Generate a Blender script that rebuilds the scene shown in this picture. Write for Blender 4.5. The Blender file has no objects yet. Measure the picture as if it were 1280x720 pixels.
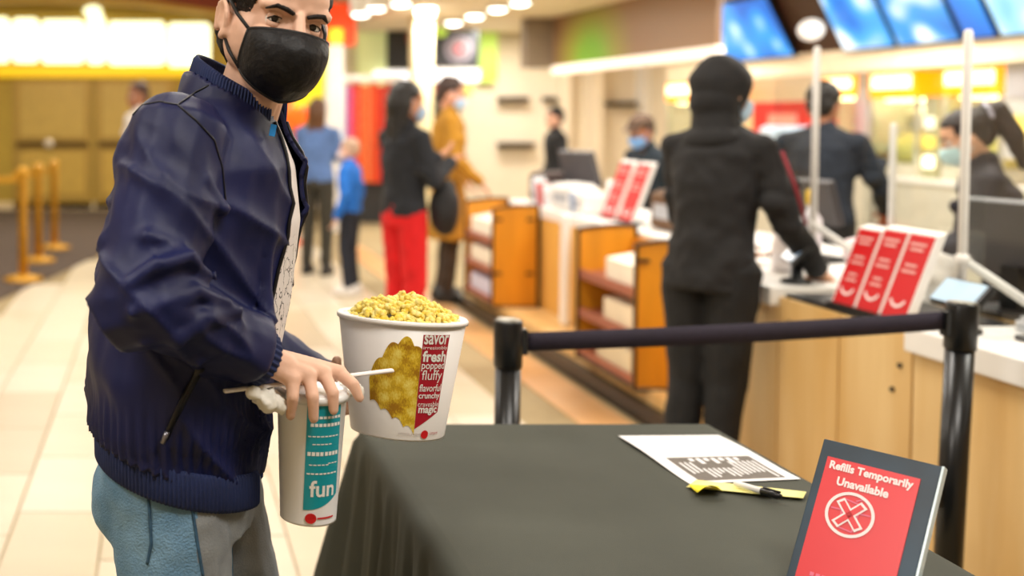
import bpy, bmesh, math, random
from mathutils import Vector, Matrix, Euler, noise
random.seed(7)
R = math.radians
S = bpy.context.scene
C = S.collection
# ------------------------------------------------------------------ camera, world, light, exposure
FPX, PPX, PPY, HC, PITCH = 1300.0, 202.0, 190.0, 1.45, 2.0
cd = bpy.data.cameras.new('camera'); cam = bpy.data.objects.new('camera', cd); C.objects.link(cam)
cd.sensor_width = 36.0; cd.lens = 36.0*FPX/1280.0
cd.shift_x = (640-PPX)/1280.0; cd.shift_y = -(360-PPY)/1280.0
cd.clip_start = 0.05; cd.clip_end = 100
cam.location = (0, 0, HC); cam.rotation_euler = (R(90-PITCH), 0, 0)
cd.dof.use_dof = True; cd.dof.focus_distance = 1.68; cd.dof.aperture_fstop = 1.9
S.camera = cam
w = bpy.data.worlds.new('world'); S.world = w; w.use_nodes = True
w.node_tree.nodes['Background'].inputs[0].default_value = (1.0, .96, .9, 1)
w.node_tree.nodes['Background'].inputs[1].default_value = 0.5
vs = S.view_settings
vs.view_transform = 'Standard'; vs.look = 'None'; vs.gamma = 1; vs.use_curve_mapping = False
vs.exposure = 0.15
def area(name, loc, sx, sy, power, col=(1, .95, .88), rot=(0, 0, 0)):
    l = bpy.data.lights.new(name, 'AREA'); l.shape = 'RECTANGLE'; l.size = sx; l.size_y = sy
    l.energy = power; l.color = col
    o = bpy.data.objects.new(name, l); C.objects.link(o); o.location = loc; o.rotation_euler = rot
    return o
for (x, y, p) in ((-1.6, 0.6, 55), (1.2, 0.2, 60), (.7, 3.6, 52), (-1.8, 4.2, 30), (-2.2, 8.5, 60), (-1.6, 13, 70), (.6, 7.2, 80), (.4, 11.5, 60)):  # the back left one is fill added to brighten the door wall
    area('lobby_ceiling_and_fill_light', (x, y, 3.33), 1.3, .8, p, (1, .95, .88))
for (x, y, p) in ((3.3, 2.2, 42), (3.3, 4.6, 46), (3.3, 7.0, 46), (3.3, 9.6, 46), (3.4, 12.6, 75), (4.9, 14.6, 60), (5.3, 5.5, 50), (5.6, 8.5, 60), (5.9, 11.5, 60)):  # the one nearest the far beige wall is added to brighten it
    area('counter_ceiling_and_fill_light', (x, y, 2.66), .9, .6, p, (1, .95, .87))
def PX(u, v, D):
    """world point seen at photo pixel (u, v), at distance D along the aisle"""
    a = (u-PPX)/FPX; b = (PPY-v)/FPX; c, s = math.cos(R(PITCH)), math.sin(R(PITCH))
    d = Vector((a, c+b*s, -s+b*c)); k = D/d.y
    return Vector((d.x*k, D, HC+d.z*k))
# ------------------------------------------------------------------ materials
def lin(h):
    h = h.lstrip('#'); o = []
    for i in (0, 2, 4):
        c = int(h[i:i+2], 16)/255; o.append(c/12.92 if c <= .04045 else ((c+.055)/1.055)**2.4)
    return tuple(o)+(1,)
MATS = {}
def mat(name, col, rough=.6, metal=0, var=.12, scale=12, bump=0, bscale=None, emit=0, ecol=None, spec=.5, stretch=(1, 1, 1), col2=None):
    if name in MATS: return MATS[name]
    m = bpy.data.materials.new(name); MATS[name] = m; m.use_nodes = True
    nt = m.node_tree; b = nt.nodes['Principled BSDF']
    c = lin(col); c2 = lin(col2) if col2 else tuple(max(0, x*(1-var)) for x in c[:3])+(1,)
    tc = nt.nodes.new('ShaderNodeTexCoord'); mp = nt.nodes.new('ShaderNodeMapping'); mp.inputs['Scale'].default_value = stretch
    nt.links.new(tc.outputs['Object'], mp.inputs[0])
    n = nt.nodes.new('ShaderNodeTexNoise'); n.inputs['Scale'].default_value = scale; n.inputs['Detail'].default_value = 5
    nt.links.new(mp.outputs[0], n.inputs['Vector'])
    r = nt.nodes.new('ShaderNodeValToRGB'); r.color_ramp.elements[0].position = .35; r.color_ramp.elements[1].position = .65
    r.color_ramp.elements[0].color = c2; r.color_ramp.elements[1].color = c
    nt.links.new(n.outputs['Fac'], r.inputs[0]); nt.links.new(r.outputs[0], b.inputs['Base Color'])
    b.inputs['Roughness'].default_value = rough; b.inputs['Metallic'].default_value = metal
    b.inputs['Specular IOR Level'].default_value = spec
    if bump:
        n2 = nt.nodes.new('ShaderNodeTexNoise'); n2.inputs['Scale'].default_value = bscale or scale*6; n2.inputs['Detail'].default_value = 4
        nt.links.new(mp.outputs[0], n2.inputs['Vector'])
        bp = nt.nodes.new('ShaderNodeBump'); bp.inputs['Strength'].default_value = bump; bp.inputs['Distance'].default_value = .01
        nt.links.new(n2.outputs['Fac'], bp.inputs['Height']); nt.links.new(bp.outputs[0], b.inputs['Normal'])
    if emit:
        b.inputs['Emission Color'].default_value = lin(ecol or col); b.inputs['Emission Strength'].default_value = emit
    return m
def glass(name='clear acrylic', tint=(1, 1, 1, 1), fac=.06):
    if name in MATS: return MATS[name]
    m = bpy.data.materials.new(name); MATS[name] = m; m.use_nodes = True; nt = m.node_tree
    nt.nodes.remove(nt.nodes['Principled BSDF'])
    t = nt.nodes.new('ShaderNodeBsdfTransparent'); t.inputs[0].default_value = tint
    g = nt.nodes.new('ShaderNodeBsdfGlossy'); g.inputs['Roughness'].default_value = .05
    x = nt.nodes.new('ShaderNodeMixShader'); x.inputs[0].default_value = fac
    nt.links.new(t.outputs[0], x.inputs[1]); nt.links.new(g.outputs[0], x.inputs[2])
    nt.links.new(x.outputs[0], nt.nodes['Material Output'].inputs[0]); return m
def screen_mat(name, c1, c2, c3, scale, emit, seed=0.0):
    if name in MATS: return MATS[name]
    m = bpy.data.materials.new(name); MATS[name] = m; m.use_nodes = True; nt = m.node_tree; b = nt.nodes['Principled BSDF']
    tc = nt.nodes.new('ShaderNodeTexCoord'); mp = nt.nodes.new('ShaderNodeMapping'); mp.inputs['Location'].default_value = (seed, seed*2.3, seed*.7)
    nt.links.new(tc.outputs['Object'], mp.inputs[0])
    v = nt.nodes.new('ShaderNodeTexVoronoi'); v.inputs['Scale'].default_value = scale; v.feature = 'SMOOTH_F1'
    nt.links.new(mp.outputs[0], v.inputs['Vector'])
    r = nt.nodes.new('ShaderNodeValToRGB'); e = r.color_ramp.elements
    e[0].position = .2; e[0].color = lin(c3); e[1].position = .66; e[1].color = lin(c1)
    k = e.new(.42); k.color = lin(c2)
    nt.links.new(v.outputs['Distance'], r.inputs[0])
    b.inputs['Base Color'].default_value = (.02, .02, .03, 1); b.inputs['Roughness'].default_value = .3
    nt.links.new(r.outputs[0], b.inputs['Emission Color']); b.inputs['Emission Strength'].default_value = emit
    return m
# ------------------------------------------------------------------ object helpers
def tag(o, label=None, cat=None, group=None, kind=None):
    if label: o['label'] = label
    if cat: o['category'] = cat
    if group: o['group'] = group
    if kind: o['kind'] = kind
    return o
def empty(name, loc=(0, 0, 0), rz=0, label=None, cat=None, group=None, kind=None):
    o = bpy.data.objects.new(name, None); C.objects.link(o); o.location = loc; o.rotation_euler = (0, 0, rz)
    o.empty_display_size = .1
    return tag(o, label, cat, group, kind)
def link(name, me, m, parent=None, smooth=False):
    o = bpy.data.objects.new(name, me); C.objects.link(o)
    if m is not None:
        me.materials.clear(); me.materials.append(m)
    if smooth:
        for p in me.polygons: p.use_smooth = True
    if parent: o.parent = parent
    return o
class MB:
    def __init__(s): s.v = []; s.f = []
    def box(s, x0, x1, y0, y1, z0, z1):
        n = len(s.v)
        s.v += [(x, y, z) for z in (z0, z1) for y in (y0, y1) for x in (x0, x1)]
        s.f += [tuple(n+i for i in q) for q in ((0, 2, 3, 1), (4, 5, 7, 6), (0, 1, 5, 4), (2, 6, 7, 3), (0, 4, 6, 2), (1, 3, 7, 5))]
        return s
    def prism(s, pts, a, b, axis='y'):
        """polygon pts (2D) extruded from a to b along axis"""
        n = len(s.v); k = len(pts)
        def mk(p, t): return {'y': (p[0], t, p[1]), 'x': (t, p[0], p[1]), 'z': (p[0], p[1], t)}[axis]
        s.v += [mk(p, a) for p in pts]+[mk(p, b) for p in pts]
        s.f += [tuple(range(n, n+k)), tuple(range(n+2*k-1, n+k-1, -1))]
        s.f += [(n+i, n+k+i, n+k+(i+1) % k, n+(i+1) % k) for i in range(k)]
        return s
    def lathe(s, prof, seg=24, c=(0, 0, 0)):
        n = len(s.v)
        for r, z in prof:
            for i in range(seg):
                a = 2*math.pi*i/seg; s.v.append((c[0]+r*math.cos(a), c[1]+r*math.sin(a), c[2]+z))
        for j in range(len(prof)-1):
            for i in range(seg):
                k = (i+1) % seg
                s.f.append((n+j*seg+i, n+j*seg+k, n+(j+1)*seg+k, n+(j+1)*seg+i))
        if prof[0][0] > 1e-5: s.f.append(tuple(n+i for i in range(seg-1, -1, -1)))
        if prof[-1][0] > 1e-5: s.f.append(tuple(n+(len(prof)-1)*seg+i for i in range(seg)))
        return s
    def rings(s, rr, cap=True):
        n = len(s.v); k = len(rr[0])
        for r in rr: s.v += [tuple(p) for p in r]
        for j in range(len(rr)-1):
            for i in range(k): s.f.append((n+j*k+i, n+j*k+(i+1) % k, n+(j+1)*k+(i+1) % k, n+(j+1)*k+i))
        if cap:
            s.f.append(tuple(n+i for i in range(k-1, -1, -1))); s.f.append(tuple(n+(len(rr)-1)*k+i for i in range(k)))
        return s
    def tube(s, pts, rad, seg=8, flat=1.0, up=None):
        pts = [Vector(p) for p in pts]; rr = []
        if not isinstance(rad, (list, tuple)): rad = [rad]*len(pts)
        u = None
        for i, p in enumerate(pts):
            t = (pts[min(i+1, len(pts)-1)]-pts[max(i-1, 0)]).normalized()
            if u is None:
                u = Vector(up) if up else (Vector((0, 0, 1)) if abs(t.z) < .9 else Vector((1, 0, 0)))
            u = (u-t*u.dot(t)).normalized(); vv = t.cross(u)
            rr.append([p+u*math.cos(2*math.pi*k/seg)*rad[i]*flat+vv*math.sin(2*math.pi*k/seg)*rad[i] for k in range(seg)])
        return s.rings(rr)
    def caps(s, a, b, ra, rb=None, seg=12):
        a, b = Vector(a), Vector(b); rb = ra if rb is None else rb
        t = b-a
        t = t.normalized() if t.length > 1e-6 else Vector((0, 0, 1))
        u = Vector((0, 0, 1)) if abs(t.z) < .9 else Vector((1, 0, 0)); u = (u-t*u.dot(t)).normalized(); vv = t.cross(u)
        rr = []
        for (c, r, angs) in ((a, ra, (-80, -50, -20)), (b, rb, (20, 50, 80))):
            for g in angs:
                cc = c+t*r*math.sin(R(g)); q = r*math.cos(R(g))
                rr.append([cc+(u*math.cos(2*math.pi*k/seg)+vv*math.sin(2*math.pi*k/seg))*q for k in range(seg)])
        return s.rings(rr)
    def path(s, pts, rad, seg=10):
        """chain of capsules"""
        if not isinstance(rad, (list, tuple)): rad = [rad]*len(pts)
        for i in range(len(pts)-1): s.caps(pts[i], pts[i+1], rad[i], rad[i+1], seg)
        return s
    def ell(s, c, r, rot=None, seg=18, rows=9):
        c = Vector(c); M = rot if rot else Matrix.Identity(3); rr = []
        for j in range(rows):
            g = math.pi*(j+.5)/rows-math.pi/2
            rr.append([c+M @ Vector((r[0]*math.cos(g)*math.cos(2*math.pi*k/seg), r[1]*math.cos(g)*math.sin(2*math.pi*k/seg), r[2]*math.sin(g))) for k in range(seg)])
        return s.rings(rr)
    def loft(s, rows, seg=28, F=(1, 0), pw=2.0):
        """rows of (cx, cy, z, half depth along F, half width across F)"""
        rr = []
        for (cx, cy, z, rf, rl) in rows:
            ring = []
            for k in range(seg):
                a = 2*math.pi*k/seg; ca, sa = math.cos(a), math.sin(a)
                ca = math.copysign(abs(ca)**(2/pw), ca); sa = math.copysign(abs(sa)**(2/pw), sa)
                f, l = rf*ca, rl*sa
                ring.append((cx+F[0]*f-F[1]*l, cy+F[1]*f+F[0]*l, z))
            rr.append(ring)
        return s.rings(rr)
    def mesh(s, name='m', off=None):
        me = bpy.data.meshes.new(name)
        v = s.v if off is None else [(a[0]-off[0], a[1]-off[1], a[2]-off[2]) for a in s.v]
        me.from_pydata([tuple(x) for x in v], [], s.f); me.update(); return me
    def build(s, name, m, parent=None, smooth=False, bevel=0, off=None):
        o = link(name, s.mesh(name, off), m, parent, smooth)
        if bevel:
            b = o.modifiers.new('bevel', 'BEVEL'); b.width = bevel; b.segments = 2; b.limit_method = 'ANGLE'
        return o
def box(name, m, x0, x1, y0, y1, z0, z1, parent=None, bevel=0): return MB().box(x0, x1, y0, y1, z0, z1).build(name, m, parent, bevel=bevel)
def evalmesh(me, mods):
    o = bpy.data.objects.new('tmp', me); C.objects.link(o)
    for t, kw in mods:
        md = o.modifiers.new(t, t)
        for k, val in kw.items(): setattr(md, k, val)
    dg = bpy.context.evaluated_depsgraph_get(); dg.update()
    out = bpy.data.meshes.new_from_object(o.evaluated_get(dg), depsgraph=dg)
    bpy.data.objects.remove(o); bpy.data.meshes.remove(me)
    return out
def blob(name, mb, voxel, m, parent=None, smooth=4, trim=None, solid=0, off=None, warp=None, lap=.5):
    me = evalmesh(mb.mesh('b', off), [('REMESH', dict(mode='VOXEL', voxel_size=voxel)), ('SMOOTH', dict(factor=lap, iterations=smooth))])
    if warp or trim:
        bm = bmesh.new(); bm.from_mesh(me)
        if warp:
            bm.normal_update()
            nv = [v.co+v.normal*warp(v.co, v.normal) for v in bm.verts]
            for v, c in zip(bm.verts, nv): v.co = c
        if trim:
            bmesh.ops.delete(bm, geom=[f for f in bm.faces if trim(f.calc_center_median())], context='FACES')
        bm.to_mesh(me); bm.free()
    o = link(name, me, m, parent, True)
    if solid:
        md = o.modifiers.new('thickness', 'SOLIDIFY'); md.thickness = solid; md.offset = -1
    return o
def text_geo(body, size, align='CENTER', bold=0.0, shear=0, spacing=1.0):
    cu = bpy.data.curves.new('t', 'FONT'); cu.body = body; cu.size = size; cu.align_x = align; cu.offset = bold; cu.resolution_u = 3
    cu.space_character = spacing; cu.space_line = .95
    o = bpy.data.objects.new('t', cu); C.objects.link(o)
    dg = bpy.context.evaluated_depsgraph_get(); dg.update()
    me = bpy.data.meshes.new_from_object(o.evaluated_get(dg), depsgraph=dg)
    v = [tuple(x.co) for x in me.vertices]; f = [tuple(p.vertices) for p in me.polygons]
    bpy.data.objects.remove(o); bpy.data.curves.remove(cu); bpy.data.meshes.remove(me)
    return v, f
def fit_text(body, width, height=None, bold=0.0, align='CENTER'):
    v, f = text_geo(body, .1, align, bold)
    x0, x1 = min(a[0] for a in v), max(a[0] for a in v); y0, y1 = min(a[1] for a in v), max(a[1] for a in v)
    sx = width/(x1-x0); sy = (height/(y1-y0)) if height else sx
    return [((a[0]-(x0+x1)/2)*sx, (a[1]-y0)*sy) for a in v], f, (y1-y0)*sy
def mapped(name, v2, f, fn, m, parent):
    me = bpy.data.meshes.new(name); me.from_pydata([tuple(fn(a[0], a[1])) for a in v2], [], f); me.update()
    return link(name, me, m, parent)
# ------------------------------------------------------------------ palette
CREAM = mat('cream plaster', '#f3e6cf', .7, scale=3, var=.05)
BEIGE = mat('beige wall', '#f0e3cc', .7, scale=2, var=.08)
WHITE = mat('white laminate', '#f4f2ee', .35, scale=6, var=.04)
WHITEP = mat('white plastic', '#f0eeea', .4, scale=9, var=.05)
BLACK = mat('black plastic', '#121214', .35, scale=9, var=.3)
DARK = mat('dark brown trim', '#2c211c', .5)
CHAR = mat('charcoal', '#2a2b2e', .6)
OAK = mat('honey wood', '#e59a22', .42, scale=2.5, var=.2, stretch=(4, 4, .5), bump=.08)
MAPLE = mat('pale maple veneer', '#e9c88e', .42, scale=2.2, col2='#d9ae6a', stretch=(3, 3, .35), bump=.05)
RED = mat('red print', '#d6171f', .45, scale=8, var=.08)
# ------------------------------------------------------------------ the setting
floor = MB().box(-5, 8, -4, 18, -.05, -.008).build('floor', mat('grout', '#a3906a', .8, scale=20)); tag(floor, 'cream stone tiled lobby floor with brown joints', 'floor', kind='structure')
tmats = [mat('floor tile %d' % i, c, .32, scale=2.2, var=.05, stretch=(1, 3, 1), spec=.4) for i, c in enumerate(('#cfc2aa', '#c7b99e', '#d3c8b3', '#bfb095'))]
TAN = mat('tan floor tile', '#d9a871', .35, scale=3, var=.12)  # tan tone for the row of tiles along the counter
tiles = {}
TW, TL = .32, .62
def tile_mesh(i, wdt, ln, m):
    k = (i, wdt)
    if k not in tiles:
        b = MB(); e = .004
        x, y = wdt/2-.003, ln/2-.003
        b.rings([[(-x, -y, -.02), (x, -y, -.02), (x, y, -.02), (-x, y, -.02)], [(-x, -y, -e/2), (x, -y, -e/2), (x, y, -e/2), (-x, y, -e/2)],
                 [(-x+e, -y+e, 0), (x-e, -y+e, 0), (x-e, y-e, 0), (-x+e, y-e, 0)]])
        tiles[k] = b.mesh('tile'); tiles[k].materials.append(m)
    return tiles[k]
def carpet_x(y): return -1.27+(y-8.2)*.246
col0 = -.207-TW*8
for i in range(16):
    xa = col0+i*TW
    if xa+TW > 1.98: break
    off = (i % 3)*.21
    for j in range(24):
        yc = 2.0+off+j*TL
        if yc > 15.3: break
        if yc > 5 and xa+TW/2 < carpet_x(yc)+.1: continue
        if yc <= 5 and xa < -1.6: continue
        if xa > .1 and yc < 3.0: continue
        k = random.choice((0, 0, 1, 2, 2, 3))
        o = bpy.data.objects.new('tile', tile_mesh(k, TW, TL, tmats[k])); C.objects.link(o); o.parent = floor; o.location = (xa+TW/2, yc, 0)
for j in range(14):
    o = bpy.data.objects.new('tile', tile_mesh(9, .26, TL, TAN)); C.objects.link(o); o.parent = floor; o.location = (2.1, 3.2+j*TL, 0)
carpet = MB().prism([(-4.9, 5.0), (carpet_x(5.0), 5.0), (carpet_x(17.4), 17.4), (-4.9, 17.4)], -.007, .006, 'z').build('carpet', mat('brown carpet', '#5a4a3e', .95, scale=30, var=.4, bump=.4))
tag(carpet, 'dark brown carpet along the left of the tiled floor', 'carpet', kind='structure')
tag(box('ceiling', mat('white ceiling', '#f1e6d2', .8, scale=2, var=.04), -5, 8, -4, 18, 3.4, 3.5), 'lobby ceiling', 'ceiling', kind='structure')
tag(box('ceiling_dropped', CREAM, 2.75, 8, -1, 15.7, 2.7, 2.85), 'cream dropped ceiling over the snack counter', 'ceiling', kind='structure')
tag(box('wall_left', BEIGE, -5.1, -5, -4, 18, 0, 3.4), 'beige side wall', 'wall', kind='structure')
tag(box('wall_front', BEIGE, -5, 8, -4.1, -4, 0, 3.4), 'beige wall behind the viewer', 'wall', kind='structure')
tag(box('wall_right', CREAM, 7.4, 7.5, -4, 18, 0, 3.4), 'cream back wall of the snack bar', 'wall', kind='structure')
YW = 16.0
tag(box('wall_back', mat('olive gold wall', '#b89a35', .6, scale=1.5, var=.15), -5, 2.3, YW, YW+.1, 0, 3.4), 'olive gold wall around the auditorium doors', 'wall', kind='structure')
tag(box('wall_back_concession', BEIGE, 2.3, 7.4, YW, YW+.1, 0, 3.4), 'beige far wall behind the snack counter', 'wall', kind='structure')
tag(box('baseboard_back', mat('pale stone base', '#e6cfa0', .5), -5, 2.3, YW-.05, YW, .0, .12), 'pale base strip along the gold wall', 'baseboard', kind='structure')
# auditorium doors in the gold wall
def wz(v, D=YW): return PX(202, v, D).z
def wx(u, D=YW): return PX(u, 145, D).x
for n, (ua, ub, labl) in enumerate(((16, 116, 'gold double door leaf farthest left with a push bar'), (118, 218, 'gold double door leaf behind the man in navy'))):
    d = empty('door_%d' % (n+1), (wx((ua+ub)/2), YW-.03, 0), 0, labl, 'door', kind='structure')
    hw = (wx(ub)-wx(ua))/2-.01
    MB().box(-hw, hw, -.02, .03, .02, wz(96)).build('door_panel', mat('gold door', '#b5923c', .45, scale=1.2, var=.18), d)
    MB().box(-hw+.12, hw-.12, -.03, -.02, .25, .92).build('lower_panel', mat('gold door light', '#c9a548', .4), d)
    MB().box(-hw+.12, hw-.12, -.03, -.02, 1.12, wz(104)).build('upper_panel', mat('gold door pane', '#c8a855', .3), d)
    MB().box(-hw+.06, hw-.06, -.09, -.05, .98, 1.06).build('push_bar', mat('bronze bar', '#6d5526', .35, .6), d)
    MB().ell((-.05, -.09, 1.03), (.07, .03, .07)).build('push_plate', mat('bright steel', '#f5ead0', .2, .3), d, True)
# lit letter sign over the doors
GLOW = mat('lit white letters', '#ffffe6', .5, emit=1.6, ecol='#f8ffd0', var=0)
sg = empty('letter_sign', (wx(130), YW-.12, wz(85)), 0, 'glowing white letters on a yellow bar over the auditorium doors', 'sign')
ox, oy, oz = sg.location
MB().box(wx(-60)-ox, wx(266)-ox, -.02, .12, wz(97)-oz, wz(83)-oz).build('yellow_bar', mat('yellow sign bar', '#f0c814', .5, emit=.5, ecol='#f0c000'), sg)
MB().box(wx(-60)-ox, wx(266)-ox, .06, .12, wz(83)-oz, wz(12)-oz).build('back_board', mat('olive sign board', '#a8892c', .6), sg)
for (a, b, c, d) in ((-50, -22, 22, 80), (-18, 14, 23, 79), (18, 50, 24, 79), (54, 106, 26, 80), (110, 132, 20, 81), (136, 206, 28, 82), (210, 262, 30, 84)):
    pts = [(a+3, c), (b-3, c), (b, c+5), (b, d-4), (b-3, d), (a+3, d), (a, d-4), (a, c+5)]
    MB().prism([(wx(p[0])-ox, wz(p[1])-oz) for p in pts], -.08, .02, 'y').build('glowing_letter', GLOW, sg, bevel=.03)
MB().ell((wx(117)-ox, -.04, wz(15)-oz), (.14, .05, .08)).build('letter_dot', GLOW, sg, True)
tag(MB().prism([(wx(-60), wz(-10)), (wx(-60), wz(3)), (wx(60), wz(0)), (wx(180), wz(6)), (wx(275), wz(20)), (wx(275), wz(-10))], YW-.7, YW-.5, 'y').build('arched_valance', mat('rust valance', '#8e3a1c', .6)), 'rust red arched valance above the glowing letters', 'valance')
tag(MB().prism([(wx(-60), wz(3)), (wx(60), wz(0)), (wx(180), wz(6)), (wx(275), wz(20)), (wx(275), wz(26)), (wx(180), wz(13)), (wx(60), wz(8)), (wx(-60), wz(10))], YW-.72, YW-.52, 'y').build('arch_trim', mat('gold arch trim', '#caa032', .5)), 'gold curved trim under the rust valance', 'trim')
# gold rope posts on the carpet
GOLD = mat('brass paint', '#d39a26', .4, .2)
for (u, v, D, h, lab) in ((29, 352, 9.1, .98, 'gold queue post nearest the tiles at the left edge'), (48, 327, 10.3, .96, 'middle gold queue post on the carpet'), (68, 312, 11.3, .94, 'farthest gold queue post before the doors')):
    x = PX(u, v, D).x
    t = empty('queue_post', (x, D, .006), 0, lab, 'queue post', 'gold queue posts')
    MB().lathe([(.17, 0), (.17, .02), (.05, .05), (.045, .05)], 24).build('base', GOLD, t, True)
    MB().lathe([(.042, .045), (.042, h-.06), (.05, h-.05), (.05, h), (.03, h+.015)], 20).build('post', GOLD, t, True)
    MB().box(-.6 if u < 40 else -.25, -.04, -.012, .012, h-.12, h-.07).build('rail', GOLD, t)
# ------------------------------------------------------------------ far middle of the lobby
def panel(name, m, u0, u1, v0, v1, D, dep, label, cat, bevel=0, group=None):
    a = PX(u0, v1, D); b = PX(u1, v0, D)
    o = MB().box(0, b.x-a.x, 0, dep, 0, b.z-a.z).build(name, m, None, bevel=bevel); o.location = (a.x, D, a.z)
    if label: tag(o, label, cat, group)
    return o
def standing(name, m, u0, u1, v0, D, dep, label, cat, top=None, group=None):
    a = PX(u0, v0, D); b = PX(u1, v0, D)
    o = MB().box(0, b.x-a.x, 0, dep, 0, top or a.z).build(name, m, None, bevel=.01); o.location = (a.x, D, 0)
    return tag(o, label, cat, group)
LIME = mat('lime light panel', '#c6e07a', .5, emit=.35, ecol='#b8e060', scale=1.2, col2='#b4dc3c')
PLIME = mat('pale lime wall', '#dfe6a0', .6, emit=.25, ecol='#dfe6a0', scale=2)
standing('column', mat('cream column', '#ecdcae', .6, scale=2), 519, 543, 0, 13.0, .3, 'cream square column behind the woman in red trousers', 'column', 2.7)
standing('wall_panel', PLIME, 448, 484, 24, 15.6, .15, 'pale lime green wall panel left of the dark poster', 'wall panel')
panel('lime_column', LIME, 599, 622, 38, 102, 15.8, .2, 'pale lime lit panel behind the man in the ochre coat', 'light panel')
pst = panel('poster_frame', CHAR, 484, 523, 14, 86, 15.3, .06, None, None); tag(pst, 'dark poster with a red disc left of the cream column', 'poster')
MB().prism([(.42+.14*math.cos(t*.3142), .45+.17*math.sin(t*.3142)) for t in range(20)], -.012, 0, 'y').build('red_disc', mat('dull red print', '#a34a34', .6), pst)
pst = panel('poster_frame', CHAR, 538, 599, 37, 84, 14.9, .06, None, None); tag(pst, 'dark poster with a pale round emblem right of the cream column', 'poster')
for rr_, c_ in ((.2, '#8f8890'), (.15, '#5a4a52'), (.1, '#a88f90'), (.055, '#b03040')):
    MB().prism([(.40+rr_*math.cos(t*.2618), .26+rr_*math.sin(t*.2618)) for t in range(24)], -.012-(.2-rr_)*.1, 0, 'y').build('emblem_ring', mat('emblem '+c_, c_, .6), pst)
tag(MB().ell(PX(551, 40, 14.7), (.09, .04, .07)).build('lime_lamp', LIME, None, True), 'small lime lamp over the emblem poster', 'lamp')
tag(MB().ell(PX(585, 113, 14.6), (.075, .05, .075)).build('lime_lamp', LIME, None, True), 'small round lime lamp by the ochre coat collar', 'lamp')
panel('light_bar', mat('white light bar', '#ffffff', .5, emit=1.2, var=0), 536, 600, 86, 102, 14.6, .12, 'white light bar below the emblem poster', 'light')
panel('light_bar', MATS['white light bar'], 470, 520, 88, 101, 15.42, .2, 'white light bar left of the cream column', 'light')
panel('red_fascia', mat('dull red fascia', '#a3323a', .6), 536, 590, 103, 118, 14.6, .2, 'dull red strip under the white light bar', 'fascia')
standing('dark_booth', mat('slate booth', '#454a44', .7), 536, 575, 118, 14.65, .4, 'slate grey booth wall under the red strip', 'booth')
# merchandise rack with hanging orange, red and blue garments
rk = empty('merchandise_rack', (PX(450, 145, 14.0).x, 14.0, 0), 0, 'merchandise rack of orange, red and blue banners behind the shoppers', 'rack')
k0 = PX(450, 145, 14.0).x
for i, (u0, u1, c) in enumerate(((404, 415, '#3b4da0'), (416, 424, '#2b57c0'), (425, 434, '#9fc0f0'), (435, 441, '#e6559a'), (442, 452, '#e0452c'), (453, 462, '#f0641e'), (463, 473, '#e8521c'), (474, 482, '#d8231c'), (483, 494, '#c93524'))):
    MB().box(PX(u0, 0, 14).x-k0, PX(u1, 0, 14).x-k0-.01, -.05+.02*(i % 3), .05, .55, PX(0, 104+(i % 2)*3, 14).z).build('banner', mat('banner '+c, c, .7, scale=4, var=.15), rk)
MB().box(PX(402, 0, 14).x-k0, PX(496, 0, 14).x-k0, .05, .12, 0, .55).build('plinth', CHAR, rk)
MB().box(PX(402, 0, 14).x-k0, PX(500, 0, 14).x-k0, -.1, .12, PX(0, 102, 14).z, PX(0, 94, 14).z).build('top_rail', WHITE, rk)
ol = panel('orange_lightbox', mat('orange light box', '#e8481a', .5, emit=.5, ecol='#e84010', scale=1.6, col2='#c23a14'), 408, 445, 3, 56, 13.0, .25, 'orange red hanging light box beside the man\'s face', 'light box')
MB().box(.04, .2, -.02, .0, .02, .2).build('warm_glow_strip', mat('amber lamp', '#ffa020', .5, emit=2.5, ecol='#ff9a20'), ol)
standing('white_pillar', WHITE, 409, 430, 56, 12.9, .2, 'white pillar under the orange light box', 'pillar')
lp = PX(369, 142, 11.8)
ob = empty('orange_lamp', (lp.x, 11.8, 0), 0, 'orange globe lamp on an orange post behind the man\'s collar', 'lamp')
MB().ell((0, 0, lp.z), (.14, .14, .155), seg=24, rows=12).build('globe', mat('orange globe', '#ff6a14', .4, emit=.8, ecol='#ff5a10'), ob, True)
MB().lathe([(.16, 0), (.16, .02), (.035, .04), (.035, lp.z-.08)], 20).build('post', mat('orange post', '#e8551c', .5), ob, True)
yb_ = (MB().prism([(PX(372, 0, 11).x, PX(0, 60, 11).z), (PX(409, 0, 11).x, PX(0, 60, 11).z), (PX(405, 0, 11).x, PX(0, 125, 11).z), (PX(372, 0, 11).x, PX(0, 135, 11).z)], 11, 11.2, 'y').build('yellow_banner', mat('yellow banner', '#f2df1e', .6, emit=.35, ecol='#f0e020', scale=2, col2='#cfe03a')))
tag(yb_, 'bright yellow hanging banner behind the mask', 'banner')
for q_ in (375, 405): MB().tube([(PX(q_, 0, 11).x, 11.1, PX(0, 62, 11).z), (PX(q_, 0, 11).x, 11.1, 3.4)], .006, 6).build('cord', BLACK, yb_)
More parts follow.
